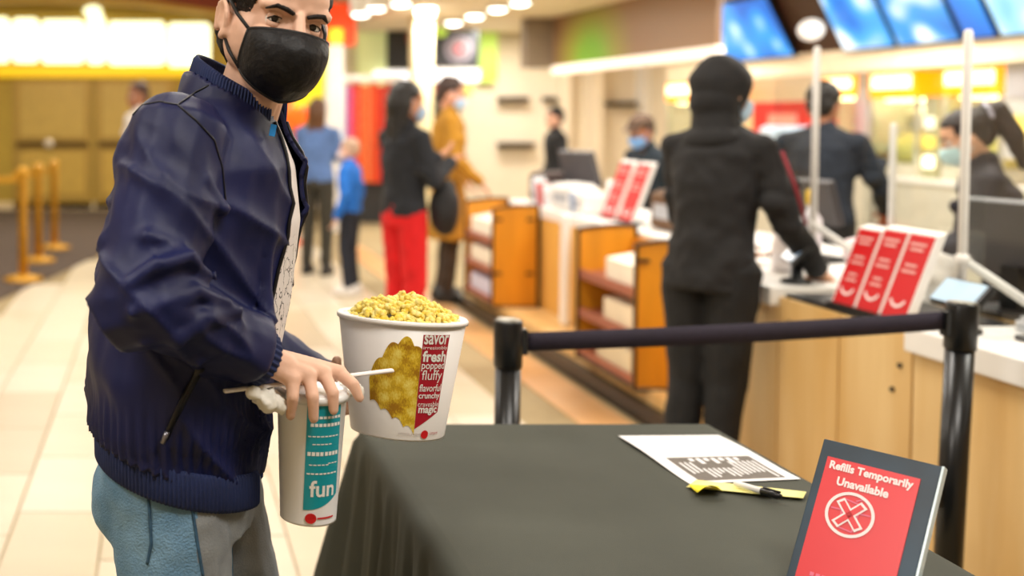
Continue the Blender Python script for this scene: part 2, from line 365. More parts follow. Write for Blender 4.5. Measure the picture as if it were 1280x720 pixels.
# round downlights and tubes hung below the dropped ceiling
DL = mat('downlight glow', '#fffaf0', .5, emit=9, ecol='#fff6e6', var=0)
for i, (u, v) in enumerate(((451, 18), (470, 11), (501, 5), (567, 29), (594, 21), (622, 12), (650, 4))):
    z = 2.66; D = (z-HC)*FPX/(144.6-v); D = min(D, 15.2)
    p = PX(u, v, D)
    t = empty('downlight', (p.x, D, 2.70 if p.x > 2.75 else 3.4), 0, ('round ceiling downlight, number %s from the left' % ('first second third fourth fifth sixth seventh'.split()[i])).replace('number ', ''), 'downlight', 'ceiling downlights')
    zt = p.z-t.location.z
    MB().lathe([(.10, zt), (.13, zt+.01), (.13, 0)], 20).build('can', WHITEP, t, True)
    MB().lathe([(.0, zt-.03), (.07, zt-.02), (.1, zt)], 20).build('lens', DL, t, True)
p = PX(532, 10, 12.2)
t = empty('pendant_light', (p.x, 12.2, 2.7), 0, 'large glowing white pendant light beside the cream column', 'pendant light')
MB().lathe([(0, p.z-2.7-.12), (.1, p.z-2.7-.1), (.13, p.z-2.7+.05), (.11, p.z-2.7+.18)], 20).build('shade', DL, t, True)
MB().lathe([(.015, p.z-2.7+.17), (.015, 0)], 8).build('stem', WHITEP, t)
# ------------------------------------------------------------------ snack bar back side
fx = 5.0
BR = bpy.data.materials.new('brown fascia with lime patch'); BR.use_nodes = True; nt = BR.node_tree; b = nt.nodes['Principled BSDF']
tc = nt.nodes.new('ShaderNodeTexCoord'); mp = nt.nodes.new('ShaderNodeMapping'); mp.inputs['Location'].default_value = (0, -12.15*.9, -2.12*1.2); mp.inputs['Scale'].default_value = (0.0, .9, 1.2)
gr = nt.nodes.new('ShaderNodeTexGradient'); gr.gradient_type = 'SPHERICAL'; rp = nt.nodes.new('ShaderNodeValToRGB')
e = rp.color_ramp.elements; e[0].position = .0; e[0].color = lin('#8c6a4a'); e[1].position = .75; e[1].color = lin('#6fa02e'); q = e.new(.4); q.color = lin('#8f8a38')  # lime green centre fading outward into the brown
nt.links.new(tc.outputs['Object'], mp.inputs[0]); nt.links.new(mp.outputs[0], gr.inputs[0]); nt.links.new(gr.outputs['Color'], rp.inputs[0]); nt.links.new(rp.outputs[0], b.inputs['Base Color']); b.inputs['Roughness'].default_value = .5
tag(box('soffit', BR, fx, fx+.05, 9.4, 13.3, 2.08, 2.7), 'brown soffit panel with a lime green patch', 'soffit', kind='structure')
tag(box('soffit_end', mat('taupe panel', '#8a7a68', .6), fx-.35, fx, 13.3, 13.5, 2.06, 2.7), 'taupe end panel of the soffit', 'soffit', kind='structure')
tag(box('trim_1', mat('lit cove', '#fff3e2', .5, emit=.7, ecol='#ffeeda'), fx-.04, fx+.06, 9.35, 13.3, 1.97, 2.08, bevel=.03), 'white lit cove under the brown soffit', 'trim', kind='structure')
bx_ = 6.4
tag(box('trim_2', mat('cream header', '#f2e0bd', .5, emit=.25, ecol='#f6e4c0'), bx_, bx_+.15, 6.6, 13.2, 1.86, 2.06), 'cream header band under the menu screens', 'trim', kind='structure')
tl = R(27)
def tiltbox(name, y0, y1, w_, h_, off, thick, m, parent=None):
    """board rising from the header and leaning out over the counter"""
    b = MB(); dx, dz = -math.sin(tl), math.cos(tl); nx, nz = -math.cos(tl), -math.sin(tl)
    p = lambda s, n: (bx_+dx*s+nx*n, 2.06+dz*s+nz*n)
    b.prism([p(w_, off), p(h_, off), p(h_, off-thick), p(w_, off-thick)], y0, y1, 'y'); return b.build(name, m, parent)
tag(tiltbox('menu_backing', 6.6, 12.0, .0, .72, -.02, .05, mat('brown menu backing', '#4a2f22', .5)), 'dark brown leaning panel behind the menu screens', 'wall panel', kind='structure')
for i, (ua, ub, lab, c1, c2, c3) in enumerate(((907, 1000, 'blue menu screen left of the brown gap, farthest from the camera', '#0a5fb8', '#1f8fe0', '#cfeaf8'), (1060, 1128, 'blue menu screen right of the brown gap', '#0f6cc4', '#3aa0e4', '#e8f4fb'), (1129, 1211, 'blue menu screen with white pictures in the middle of the row', '#0c63b4', '#2b90d8', '#dff0fa'), (1212, 1256, 'plain deep blue menu screen', '#0a66c0', '#0f78d0', '#2a90e0'), (1257, 1330, 'pale blue menu screen at the right edge', '#6fb4e6', '#a8d8f2', '#eef8fc'))):
    ya, yb = bx_*FPX/(ub-PPX), bx_*FPX/(ua-PPX)
    t = empty('menu_screen', (bx_, ya, 2.06), 0, lab, 'menu screen', 'menu screens over the snack bar')
    for nm, off, th, mm, s0, s1 in (('case', .06, .05, BLACK, .01, .70), ('display', .066, .006, screen_mat('menu %d' % i, c1, c2, c3, 3.2, 1.5, i*1.7), .03, .68)):
        o = tiltbox(nm, ya+(.01 if nm == 'case' else .03), yb-(.01 if nm == 'case' else .03), s0, s1, off, th, mm)
        for v in o.data.vertices: v.co -= Vector((bx_, ya, 2.06))
        o.parent = t
tag(MB().ell((6.13, 9.85, 2.26), (.1, .13, .1)).build('globe_lamp', mat('dim globe', '#f2efe8', .4, emit=.8), None, True), 'white globe lamp in the brown gap between screens', 'lamp')
# back counter and popcorn machines
bc = empty('back_counter', (6.9, 10, 0), 0, 'long pale back counter under the popcorn machines', 'counter')
MB().box(-.3, .45, -3.6, 3.4, 0, .86).build('cabinet', mat('steel grey cabinet', '#c9c4b4', .4), bc)
MB().box(-.32, .45, -3.6, 3.4, .86, .9).build('worktop', WHITE, bc, bevel=.006)
AMB = mat('amber sign edge', '#f2a012', .5, emit=1.3, ecol='#ff9c00', var=0)
HOT = mat('hot sign face', '#fff6dc', .5, emit=2.6, ecol='#fff0c4', var=0)
POPC = mat('popcorn heap', '#f2dc8a', .8, scale=30, var=.3, bump=.6)
for i, (ua, ub, va, vb, lab) in enumerate(((1177, 1251, 84, 119, 'popcorn machine with glowing amber sign above the ponytail woman'), (1087, 1146, 90, 123, 'popcorn machine with glowing amber sign between the two white poles'), (1026, 1070, 95, 121, 'popcorn machine with amber sign over the navy shirted worker'), (833, 867, 104, 127, 'popcorn machine with small amber sign left of the black hood'))):
    X = 6.6; ya, yb = X*FPX/(ub-PPX), X*FPX/(ua-PPX); L = yb-ya
    vm = (va+vb)/2; ym = (ya+yb)/2; zt = HC+(144.6-va)*ym/FPX; zb = HC+(144.6-vb)*ym/FPX
    t = empty('popcorn_machine', (X, ya, .902), 0, lab, 'popcorn machine', 'popcorn machines on the back counter')
    MB().box(-.02, .55, 0, L, zb-.9-.0, zt-.9).build('sign_box', AMB, t, bevel=.02)
    MB().box(-.03, -.02, .05, L-.05, zb-.9+(zt-zb)*.36, zt-.9-.03).build('sign_face', HOT, t, bevel=.005)
    MB().box(.0, .55, 0, L, 0, .12).build('base_drawer', mat('machine drawer steel', '#d8d2bc', .4), t)
    for (yy, xx) in ((.0, .0), (L-.03, .0), (.0, .52), (L-.03, .52)):
        MB().box(xx, xx+.03, yy, yy+.03, .12, zb-.9).build('corner_post', mat('brushed steel', '#cfcfca', .3, .7), t)
    MB().box(.02, .026, .03, L-.03, .12, zb-.9).build('pane', glass('machine glass', (.93, .98, .9, 1), .1), t)
    MB().ell((.28, L/2, .24), (.24, L*.45, .17)).build('popcorn_heap', POPC, t, True)
    MB().lathe([(.0, .42), (.12, .42), (.13, .58), (.05, .62), (.02, .62), (.02, zb-.9)], 16, (.28, L/2, 0)).build('kettle', MATS['brushed steel'], t, True)
    MB().box(.1, .45, .06, L-.06, zb-.93, zb-.905).build('lamp_tube', mat('warmer lamp', '#fff4c8', .5, emit=6, ecol='#fff0c0', var=0), t)
# shelving, white cabinets and warmers between the machines
def backitem(name, m, ua, ub, va, vb, X, dep, label, cat, bevel=.01):
    ya, yb = X*FPX/(ub-PPX), X*FPX/(ua-PPX); ym = (ya+yb)/2
    zt = HC+(144.6-va)*ym/FPX; zb = max(.9, HC+(144.6-vb)*ym/FPX)
    o = MB().box(0, dep, 0, yb-ya, 0, zt-zb).build(name, m, None, bevel=bevel); o.location = (X, ya, zb); tag(o, label, cat); return o, yb-ya, zt-zb
o, L, hh = backitem('red_cooler', mat('red cooler body', '#d8261c', .5), 940, 1008, 127, 178, 6.2, .3, 'red drinks cooler right of the black hood', 'cooler')
MB().box(-.01, 0, .15, L-.3, hh*.35, hh*.7).build('label_patch', mat('faded label', '#f0a08a', .6), o)
o, L, hh = backitem('steel_cabinet', mat('pale steel', '#dcdcdc', .3, .3), 1070, 1083, 90, 190, 6.58, .5, 'narrow white steel upright between two popcorn machines', 'cabinet')
o, L, hh = backitem('steel_cabinet', MATS['pale steel'], 1254, 1300, 75, 200, 6.5, .5, 'white steel warmer cabinet at the right edge', 'cabinet')
MB().box(-.012, 0, .05, L-.05, .15, hh*.45).build('amber_window', mat('amber window', '#f4d060', .4, emit=1.2, ecol='#f8d060'), o)
MB().box(-.012, 0, .03, L-.03, hh*.62, hh*.95).build('grey_door', mat('grey door', '#b9b4b8', .4), o)
o, L, hh = backitem('warmer_shelf', mat('warmer shelf', '#b7b48e', .4, .2), 1154, 1172, 120, 260, 6.65, .3, 'pale olive warmer shelf between the amber signs', 'shelf')
for i in range(3): MB().box(-.02, 0, .03, L-.03, .1+i*.17, .2+i*.17).build('snack_tray', [HOT, mat('tray yellow', '#f2d65c', .5, emit=.6), mat('tray white', '#f7f4e0', .5, emit=.7)][i], o)
tag(MB().box(0, .3, 0, .6, 0, .45).build('white_icebox', mat('white blue plastic', '#e4edf8', .4, scale=1, col2='#a9cdf0'), None, bevel=.05), 'white rounded ice box below the red cooler', 'ice box')
bpy.data.objects['white_icebox'].location = (5.87, 9.65, .902)
tag(MB().box(-.36, .34, -.85, .75, 0, .898).build('side_cabinet', mat('steel grey cabinet', '#c9c4b4')), 'pale cabinet carrying the white ice box', 'cabinet'); bpy.data.objects['side_cabinet'].location = (6.22, 10.45, 0)
# uprights and dark rails on the beige wall
for i, (u0, u1) in enumerate(((700, 712), (738, 752), (800, 832))):
    D = 15.9; a = PX(u0, 0, D).x; b_ = PX(u1, 0, D).x
    o = box('wall_pilaster', WHITE if i == 2 else CREAM, a, b_, D-.12, D+.1, 0, 2.69); tag(o, ['slim cream pilaster nearest the far worker in black', 'slim cream pilaster in the middle of the far wall', 'broad white pilaster left of the small amber sign'][i], 'pilaster')
for i, (u0, u1, v0) in enumerate(((624, 660, 124), (681, 694, 124), (760, 793, 130), (624, 668, 181))):
    a = PX(u0, v0+3, 15.88); b_ = PX(u1, v0-3, 15.88)
    tag(box('wall_rail', DARK, a.x, b_.x, 15.8, 16.0, a.z, b_.z), ['dark wall rail right of the ochre coated man\'s head', 'short dark wall rail above the far worker in black', 'dark wall rail left of the white pilaster', 'lower dark wall rail beside the far worker in black'][i], 'wall rail')
# ------------------------------------------------------------------ the snack counter
cx0 = 2.22
def wood_counter(y0, y1, z1, label, nb):
    t = empty('counter_unit', (cx0, y0, 0), 0, label, 'counter')
    L = y1-y0
    for i in range(nb): MB().box(0, .03, L*i/nb+.003, L*(i+1)/nb-.003, .1, z1).build('front_panel', MAPLE, t, bevel=.003)
    MB().box(.03, .6, 0, L, .1, z1).build('carcass', MAPLE, t)
    MB().box(.06, .58, 0, L, 0, .1).build('kick', BLACK, t)
    return t
t1 = wood_counter(1.4, 3.05, .755, 'pale maple counter front nearest the black stanchion', 3)
t2 = wood_counter(3.052, 3.72, .80, 'pale maple counter front under the red leaflet stands', 2)
t3 = wood_counter(3.722, 4.2, .765, 'pale maple counter front beside the black hooded person', 2)
for (y0, z) in ((3.10, .70), (3.13, .62), (3.65, .72)):
    o = MB().lathe([(0, 0), (.008, 0), (.008, .006)], 10).mesh('screw'); oo = link('screw', o, DARK, t2); oo.rotation_euler = (0, R(-90), 0); oo.location = (0, y0-3.052, z)
tag(box('worktop', WHITE, cx0-.03, 2.84, 1.4, 3.05, .756, .83, bevel=.006), 'white worktop slab nearest the stanchion', 'worktop')
tag(box('worktop', WHITE, cx0-.03, 2.84, 3.722, 4.215, .766, .835, bevel=.006), 'white worktop slab by the black hooded person', 'worktop')
# recessed far counter, with two open merchandise cabinets
rx = 2.56
t = empty('counter_unit', (rx, 4.22, 0), 0, 'honey maple counter front behind the open cabinets', 'counter')
for i in range(6): MB().box(0, .03, .02+i*.57, .57+i*.57, .16, .76).build('front_panel', mat('honey maple', '#e8b45c', .42, scale=2.2, var=.12, stretch=(3, 3, .4)), t, bevel=.003)
MB().box(.03, .6, 0, 3.46, .16, .76).build('carcass', MATS['honey maple'], t)
tag(box('worktop', WHITE, rx-.01, 3.2, 4.22, 7.7, .762, .83, bevel=.006), 'white worktop slab of the far counter', 'worktop')
tag(box('plinth', MAPLE, 2.3, 3.1, 4.22, 7.9, .09, .155), 'pale maple plinth running under the open cabinets', 'plinth')
tag(box('kick_strip', BLACK, 2.26, 3.1, 4.22, 7.9, 0, .088), 'black kick strip along the floor under the cabinets', 'kick strip')
tag(box('white_post', WHITE, rx-.09, rx-.045, 6.35, 6.43, .157, .84, bevel=.015), 'white upright post between the two open cabinets', 'post')
EDGE = mat('black cabinet edge', '#1b1714', .5)
SHELF = mat('reddish shelf', '#a8624a', .5)
def open_cabinet(y0, y1, z0, z1, label, items):
    d = .31; L = y1-y0
    t = empty('display_cabinet', (2.23, y0, z0-.003), 0, label, 'cabinet', 'open display cabinets')
    H = z1-z0
    def arch(k, x0=0, x1=d, lo=0, hi=None):
        hi = H if hi is None else hi
        return [(x0, lo)]+[(x1, lo)]+[(x0+(x1-x0)*s/8, hi-.035*(1-math.sin(math.pi*(.12+.5*s/8)))) for s in range(8, -1, -1)]
    for nm, ya, yb in (('near_end', 0, .022), ('far_end', L-.022, L)):
        e = MB().prism(arch(0), ya, yb, 'y').build(nm, OAK, t)
        r = MB()
        a_ = [(x, ya-.003, z) for x, z in arch(0)]; n = len(a_)
        for i in range(n):
            p, q = Vector(a_[i]), Vector(a_[(i+1) % n]); r.tube([p, q], .009, 6)
        r.build('edge_band', EDGE, e)
    MB().box(d-.015, d, .022, L-.022, .0, H-.06).build('back_panel', OAK, t)
    for i, z in enumerate((.02, H*.33, H*.62)):
        s = MB().prism([(0.01, z-.012), (d-.015, z+.03), (d-.015, z+.05), (0.01, z+.012)], .022, L-.022, 'y').build('shelf', SHELF, t)
        MB().box(.004, .02, .024, L-.024, z-.012, z+.035).build('shelf_lip', SHELF, s)
    MB().box(.0, .02, .022, L-.022, 0, .02).build('bottom_rail', EDGE, t)
    for (xx, zz) in ((.04, H*.86), (d-.05, H*.86), (.04, H*.33), (d-.05, H*.33)):
        MB().box(xx-.03, xx+.02, -.012, 0, zz-.008, zz+.008).build('clip', EDGE, t)
    for (ya, yb, lev, c, nm, lb) in items:
        z = (.02, H*.33, H*.62)[lev]+z0
        o = MB().prism([(.03, 0), (d-.06, .04), (d-.06, .15), (.03, .11)], ya, yb, 'y').build(nm, mat('carton '+c, c, .5, scale=9, var=.1), None, bevel=.004); o.location = (2.23, y0, z+.02); tag(o, lb, 'carton')
open_cabinet(4.87, 5.57, .16, .87, 'open honey wood display cabinet beside the hooded person', [(.08, .4, 2, '#fbf0dc', 'snack_carton', 'cream carton on the top shelf of the near cabinet'), (.06, .42, 1, '#f4e2c2', 'snack_carton', 'cream carton on the middle shelf of the near cabinet'), (.1, .5, 0, '#e9d8b4', 'snack_carton', 'buff carton on the bottom shelf of the near cabinet')])
open_cabinet(6.99, 7.63, .16, .85, 'open honey wood display cabinet by the ochre coated man', [(.05, .58, 2, '#fdf3e2', 'snack_carton', 'cream carton on the top shelf of the far cabinet'), (.05, .58, 1, '#fbeed8', 'snack_carton', 'cream carton on the middle shelf of the far cabinet'), (.05, .58, 0, '#d8d4e8', 'snack_carton', 'pale lilac carton on the bottom shelf of the far cabinet')])
# ------------------------------------------------------------------ people
def head_prims(b, M, fine=False):
    """M: 4x4 head frame, +X face forward, +Y the person's left, origin between the eyes' level and the ears"""
    r3 = M.to_3x3(); P = lambda *p: M @ Vector(p)
    b.ell(P(-.012, 0, .045), (.1, .077, .083), r3); b.ell(P(.03, 0, -.035), (.062, .06, .085), r3)
    b.ell(P(.05, 0, .04), (.045, .06, .05), r3)
    b.ell(P(.062, 0, -.1), (.028, .028, .02), r3)
    for s in (-1, 1):
        b.caps(P(.0, s*.05, -.055), P(.06, s*.014, -.1), .02, .016)
        b.ell(P(.058, s*.036, -.03), (.03, .026, .024), r3)
        b.caps(P(.083, s*.012, .021), P(.07, s*.05, .02), .011, .011)
    for s in (-1, 1): b.ell(P(.002, s*.045, -.028), (.05, .030, .052), r3)
    b.caps(P(.092, 0, .008), P(.11, 0, -.032), .009, .011)
    for s in (-1, 1): b.caps(P(.1, s*.011, -.036), P(.108, 0, -.034), .008, .008)
    b.caps(P(.088, -.018, -.063), P(.088, .018, -.063), .009); b.caps(P(.087, -.015, -.074), P(.087, .015, -.074), .009)
    b.ell(P(.07, 0, -.068), (.026, .034, .03), r3)
    if not fine:
        for s in (-1, 1): b.ell(P(-.005, s*.077, -.012), (.018, .009, .031), r3)
    else:
        for s in (-1, 1):
            pts = []
            for k in range(13):
                a = R(-60+k*23); rx, rz = .0175, .0255
                pts.append(P(-.008+rx*math.cos(a)*1.0-(.006 if k > 7 else 0), s*(.084+.004*math.sin(a)), -.006+rz*math.sin(a)))
            b.path(pts, [.0045]*10+[.005, .006, .007], 8)
            b.ell(P(-.006, s*.079, -.009), (.016, .004, .024), r3); b.caps(P(.002, s*.08, -.030), P(-.002, s*.082, -.034), .008, .007)
            pts = [P(-.008+.011*math.cos(R(t)), s*.084, -.004+.017*math.sin(R(t))) for t in range(60, 300, 30)]
            b.path(pts, .0035, 6)
def hand_prims(b, wrist, d, n, thumb, curl=.5, s=1.0, skinr=1.0):
    """wrist point, finger direction d, back-of-hand normal n, thumb side vector; five bent fingers"""
    wrist, d, n = Vector(wrist), Vector(d).normalized(), Vector(n)
    n = (n-d*n.dot(d)).normalized(); t = d.cross(n)
    if t.dot(Vector(thumb)) < 0: t = -t
    for i, (off, L) in enumerate(((.03, .072), (.010, .08), (-.010, .074), (-.028, .058))):
        k = wrist+d*.085*s+t*off*s
        b.caps(wrist+t*off*.5*s, k, .016*s, .0125*s, 8)
        p = k; a = 0
        for seg in (.45, .3, .25):
            a += curl*(.9 if seg == .45 else 1.0)
            q = p+(d*math.cos(a)-n*math.sin(a))*L*seg*s+t*off*.1*s
            b.caps(p, q, .0095*s, .0085*s, 8); p = q
    k = wrist+d*.03*s+t*.032*s
    b.caps(wrist, k, .016*s, .015*s, 8)
    q = k+(d*.6+t*.7-n*.3*curl*2).normalized()*.036*s; b.caps(k, q, .013*s, .0105*s, 8)
    b.caps(q, q+(d*.9+t*.25-n*.5*curl).normalized()*.032*s, .0105*s, .0088*s, 8)
def person(name_label, loc, ang, h, skin, top, pants, hair=None, hairstyle='short', arms=None, head=(0, 0), mask=None, coat=0, hood=None, shoe='#1c1a1a',
           lean=0, voxel=.011, cap=None, bag=None, slim=1.0, legs=.09, cat='person', stripe=None, tilt=0):
    t = empty('person', loc, ang, name_label, cat); t.rotation_euler = (0, R(tilt), ang); k = h/1.70; t.scale = (k, k, k)
    A = arms or {}
    SK = mat('skin '+skin, skin, .55, scale=20, var=.06, spec=.3)
    ln = lambda z: lean*max(0, z-.95)/.45          # forward lean grows with height
    hx = ln(1.58)+.015
    HM = Matrix.Translation((hx, 0, 1.58-abs(lean)*.25)) @ Matrix.Rotation(R(head[0]), 4, 'Z') @ Matrix.Rotation(R(head[1]), 4, 'Y')
    dz = -abs(lean)*.25
    sh = {s: Vector((ln(1.39), s*.172*slim, 1.362+dz*.6)) for s in (-1, 1)}
    el = {}; wr = {}; hd = {}
    for s, key in ((-1, 'R'), (1, 'L')):
        e, w_ = A.get(key, ((-.03, s*.24, 1.10), (.06, s*.25, .86)))
        el[s], wr[s] = Vector(e), Vector(w_); hd[s] = (wr[s]-el[s]).normalized()
    b = MB(); head_prims(b, HM)
    b.caps((ln(1.38), 0, 1.38+dz*.6), HM @ Vector((-.015, 0, -.06)), .055, .05)
    tor = [(0, 0, .86, .085, .13*slim), (0, 0, .95, .095, .145*slim), (ln(1.06), 0, 1.06, .085, .125*slim), (ln(1.22), 0, 1.22+dz*.3, .1, .145*slim), (ln(1.34), 0, 1.34+dz*.5, .095, .15*slim), (ln(1.41), 0, 1.41+dz*.6, .06, .1*slim)]
    b.loft(tor)
    for s in (-1, 1):
        b.caps(sh[s], el[s], .05, .04); b.caps(el[s], wr[s], .04, .027)
        hand_prims(b, wr[s], hd[s], (hd[s].cross(Vector((0, -s, 0)))), (1, -s*.6, .3), .35)
        hp = Vector((0, s*.09, .9)); kn = Vector((.02, s*(legs+.005), .5)); an = Vector((-.02, s*(legs+.01), .09))
        b.caps(hp, kn, .075, .055); b.caps(kn, an, .052, .036); b.caps(an+Vector((-.02, 0, -.04)), an+Vector((.14, s*.015, -.055)), .035, .028)
    blob('body', b, voxel, SK, t, 2)
    # top
    b = MB(); g = .028
    zb = .90-coat
    rows = [(0, 0, zb, .12+coat*.08, .175*slim+coat*.1)] + ([(0, 0, .9, .125, .175*slim)] if coat else []) + [(ln(z), y, z+dd, f+g, l+g) for (x, y, z, f, l), dd in zip(tor[1:], (0, 0, dz*.3, dz*.5, dz*.6))]
    b.loft(rows)
    for s in (-1, 1):
        b.caps(sh[s], el[s], .068*slim, .058); b.caps(el[s], wr[s]-hd[s]*.015, .057, .045)
        e2 = el[s]*.65+sh[s]*.35; b.caps(e2+Vector((-.03, 0, -.02)), e2+Vector((.04, s*.02, .05)), .05, .04)
    for s in (-1, 1): b.caps((ln(1.4), s*.04, 1.415+dz*.6), sh[s]+Vector((0, -s*.012, -.004)), .062, .064)
    b.caps((ln(1.4)-.01, 0, 1.40+dz*.6), (ln(1.4)+.005, 0, 1.455+dz*.6), .075, .068)
    TM = mat('cloth '+top, top, .85, scale=9, var=.25, bump=.25, bscale=25)
    up = blob('coat' if coat else 'top', b, voxel, TM, t, 4, warp=lambda c, n: .010*noise.noise(c*9+Vector((h*7, 0, 0)))+.006*noise.noise(c*22))
    if stripe:
        s = -1
        MB().tube([sh[s]+Vector((0, s*.07, 0)), (sh[s]+el[s])/2+Vector((0, s*.072, 0)), el[s]+Vector((0, s*.062, 0))], .007, 8, .5).build('sleeve_stripe', mat('stripe', stripe, .7), t, True)
    # trousers and shoes
    b = MB(); b.loft([(0, 0, .84, .115, .165*slim), (0, 0, .98, .115, .165*slim)])
    for s in (-1, 1):
        hp = Vector((0, s*.088, .88)); kn = Vector((.02, s*(legs+.005), .5)); an = Vector((-.02, s*(legs+.01), .12))
        b.caps(hp, kn, .1, .078); b.caps(kn, an, .076, .062)
    blob('trousers', b, voxel, mat('trouser '+pants, pants, .85, scale=9, var=.2, bump=.2), t, 3, warp=lambda c, n: .006*noise.noise(c*14))
    for s in (-1, 1):
        an = Vector((-.02, s*(legs+.01), .0)); b = MB()
        b.loft([(an.x+.045, an.y, .0, .14, .05), (an.x+.045, an.y, .03, .142, .052), (an.x+.04, an.y, .06, .125, .045), (an.x, an.y, .11, .07, .045)])
        b.build('shoe', mat('shoe '+shoe, shoe, .5), t, True)
    # hair, hood, cap
    HP = lambda *p: HM @ Vector(p); r3 = HM.to_3x3(); Hi = HM.inverted()
    if hood:
        b = MB(); b.ell(HP(-.015, 0, .03), (.122, .1, .115), r3); b.ell(HP(-.03, 0, -.04), (.1, .09, .095), r3)
        b.caps(HP(-.03, 0, -.08), (ln(1.4)-.01, 0, 1.40+dz*.6), .08, .105); b.ell((ln(1.4)-.05, 0, 1.39), (.07, .11, .06))
        def hoodtrim(c):
            q = Hi @ c; return q.x > .055 and -.13 < q.z < .1 and abs(q.y) < .085-.25*max(0, q.z-.05)
        blob('hood', b, voxel, mat('hood '+hood, hood, .85, scale=9, var=.25, bump=.25, bscale=25), t, 4, trim=hoodtrim, solid=.008, warp=lambda c, n: .008*noise.noise(c*12))
    elif hair:
        b = MB(); HMt = mat('hair '+hair, hair, .45, scale=14, var=.5, stretch=(4, 4, 1), bump=.5, bscale=60)
        b.ell(HP(-.018, 0, .05), (.106, .086, .092), r3)
        def ht(c):
            q = Hi @ c
            if q.x > .045: return q.z < .078
            if q.x > -.005: return q.z < .03
            return False
        if hairstyle == 'short': b.ell(HP(-.05, 0, .0), (.068, .074, .075), r3)
        if hairstyle == 'long':
            b.ell(HP(-.045, 0, -.02), (.085, .098, .12), r3); b.caps(HP(-.05, .03, -.06), HP(-.07, .04, -.26), .07, .04); b.caps(HP(-.05, -.03, -.06), HP(-.06, -.045, -.24), .07, .04)
        if hairstyle == 'tail':
            b.ell(HP(-.05, 0, .0), (.068, .076, .07), r3); b.caps(HP(-.1, 0, .09), HP(-.15, 0, .075), .04, .045); b.caps(HP(-.15, 0, .075), HP(-.165, 0, -.06), .05, .045); b.caps(HP(-.165, 0, -.06), HP(-.15, 0, -.2), .046, .02)
        blob('hair', b, voxel*.8, HMt, t, 3, trim=ht, solid=.006, warp=lambda c, n: .006*noise.noise(c*30))
        if hairstyle == 'tail':
            MB().tube([HP(-.118+.0*k, .042*math.cos(k*.6283), .085+.042*math.sin(k*.6283)) for k in range(11)], .01, 8).build('hair_band', mat('band', '#c8c4d4', .6), t, True)
    if cap:
        b = MB(); b.ell(HP(-.01, 0, .062), (.112, .092, .085), r3)
        blob('cap', b, voxel, mat('cap '+cap, cap, .8), t, 2, trim=lambda c: (Hi @ c).z < .055, solid=.006)
        MB().prism([(.08, -.075), (.135, -.062), (.17, -.03), (.175, 0), (.17, .03), (.135, .062), (.08, .075)], .055, .063, 'z').build('cap_peak', MATS['cap '+cap], t).matrix_local = HM
    for s in (-1, 1):
        ey = MB(); ey.ell(HP(.076, s*.031, .001), (.012, .015, .011), r3, 12, 7); o = ey.build('eye', mat('eye white', '#e8e2da', .25), t, True)
        MB().ell(HP(.0855, s*.031, .001), (.003, .006, .006), r3, 10, 5).build('iris', mat('iris', '#1c120c', .2), o, True)
        MB().path([HP(.094, s*.014, .023), HP(.092, s*.032, .029), HP(.08, s*.05, .022)], [.0045, .005, .003], 6).build('eyebrow', mat('brow', '#1a1310', .8), t, True)
    if mask: make_mask(HM, t, mat('mask '+mask, mask, .7, scale=10, var=.06), None)
    if bag:
        bp, bs, bc_ = bag
        bb = MB(); bb.ell(bp, bs); blob('shoulder_bag', bb, voxel, mat('bag '+bc_, bc_, .7), t, 2, warp=lambda c, n: .01*noise.noise(c*10))
        MB().tube([Vector(bp)+Vector((0, 0, bs[2]*.8)), (sh[1]+Vector((-.07, .02, -.05))), sh[1]+Vector((0, -.03, .085)), (sh[1]+Vector((.1, -.04, -.08)))], .012, 8, .5).build('bag_strap', MATS['bag '+bc_], t, True)
    return t
def make_mask(HM, parent, m, trim_m, off=Vector((0, 0, 0)), full=False):
    P = lambda *p: HM @ Vector(p)-off
    cen = [(.111, -.015), (.122, -.025), (.132, -.040), (.131, -.056), (.125, -.075), (.114, -.093), (.099, -.107), (.078, -.118)]
    sid = [(.056, -.021), (.054, -.028), (.051, -.037), (.048, -.046), (.044, -.056), (.041, -.065), (.038, -.073), (.038, -.080)]
    wid = [.0630, .0640, .0645, .0645, .0640, .063, .061, .058]
    rows = []; NS = 24
    for (xc, zc), (xs, zs), wy in zip(cen, sid, wid):
        r = []
        for i in range(NS+1):
            s = -1+2*i/NS; ph = s*R(88)
            r.append(P(xs+(xc-xs)*max(0, math.cos(ph))**.85, wy*math.sin(ph), zc+(zs-zc)*abs(s)**1.4+(.0025*math.sin(s*17+zc*120) if full else 0)*(1-abs(s))*(0 if zc in (cen[0][1], cen[-1][1]) else 1)))
        rows.append(r)
    b = MB(); n = NS+1; b.v = [tuple(p) for r in rows for p in r]
    for j in range(len(rows)-1):
        for i in range(NS): b.f.append((j*n+i, (j+1)*n+i, (j+1)*n+i+1, j*n+i+1))
    o = b.build('face_mask', m, parent, True)
    md = o.modifiers.new('s', 'SUBSURF'); md.levels = md.render_levels = 1 if not full else 2
    md = o.modifiers.new('t', 'SOLIDIFY'); md.thickness = .003; md.offset = 0
    if full:
        for r in (rows[0], rows[-1]): MB().tube(r, .0028, 8).build('mask_edge', trim_m, o, True)
        for k in (0, NS): MB().tube([r[k] for r in rows], .0032, 8).build('mask_edge', trim_m, o, True)
    for s, k in ((-1, 0), (1, NS)):
        for a, bb in ((rows[0][k], P(-.002, s*.079, .022)), (rows[-1][k], P(-.002, s*.077, -.034))):
            mid = (Vector(a)+Vector(bb))/2+(HM.to_3x3() @ Vector((0, s*.004, 0)))
            MB().tube([a, mid, bb], .003 if full else .002, 6).build('ear_loop', trim_m or m, o, True)
    return o
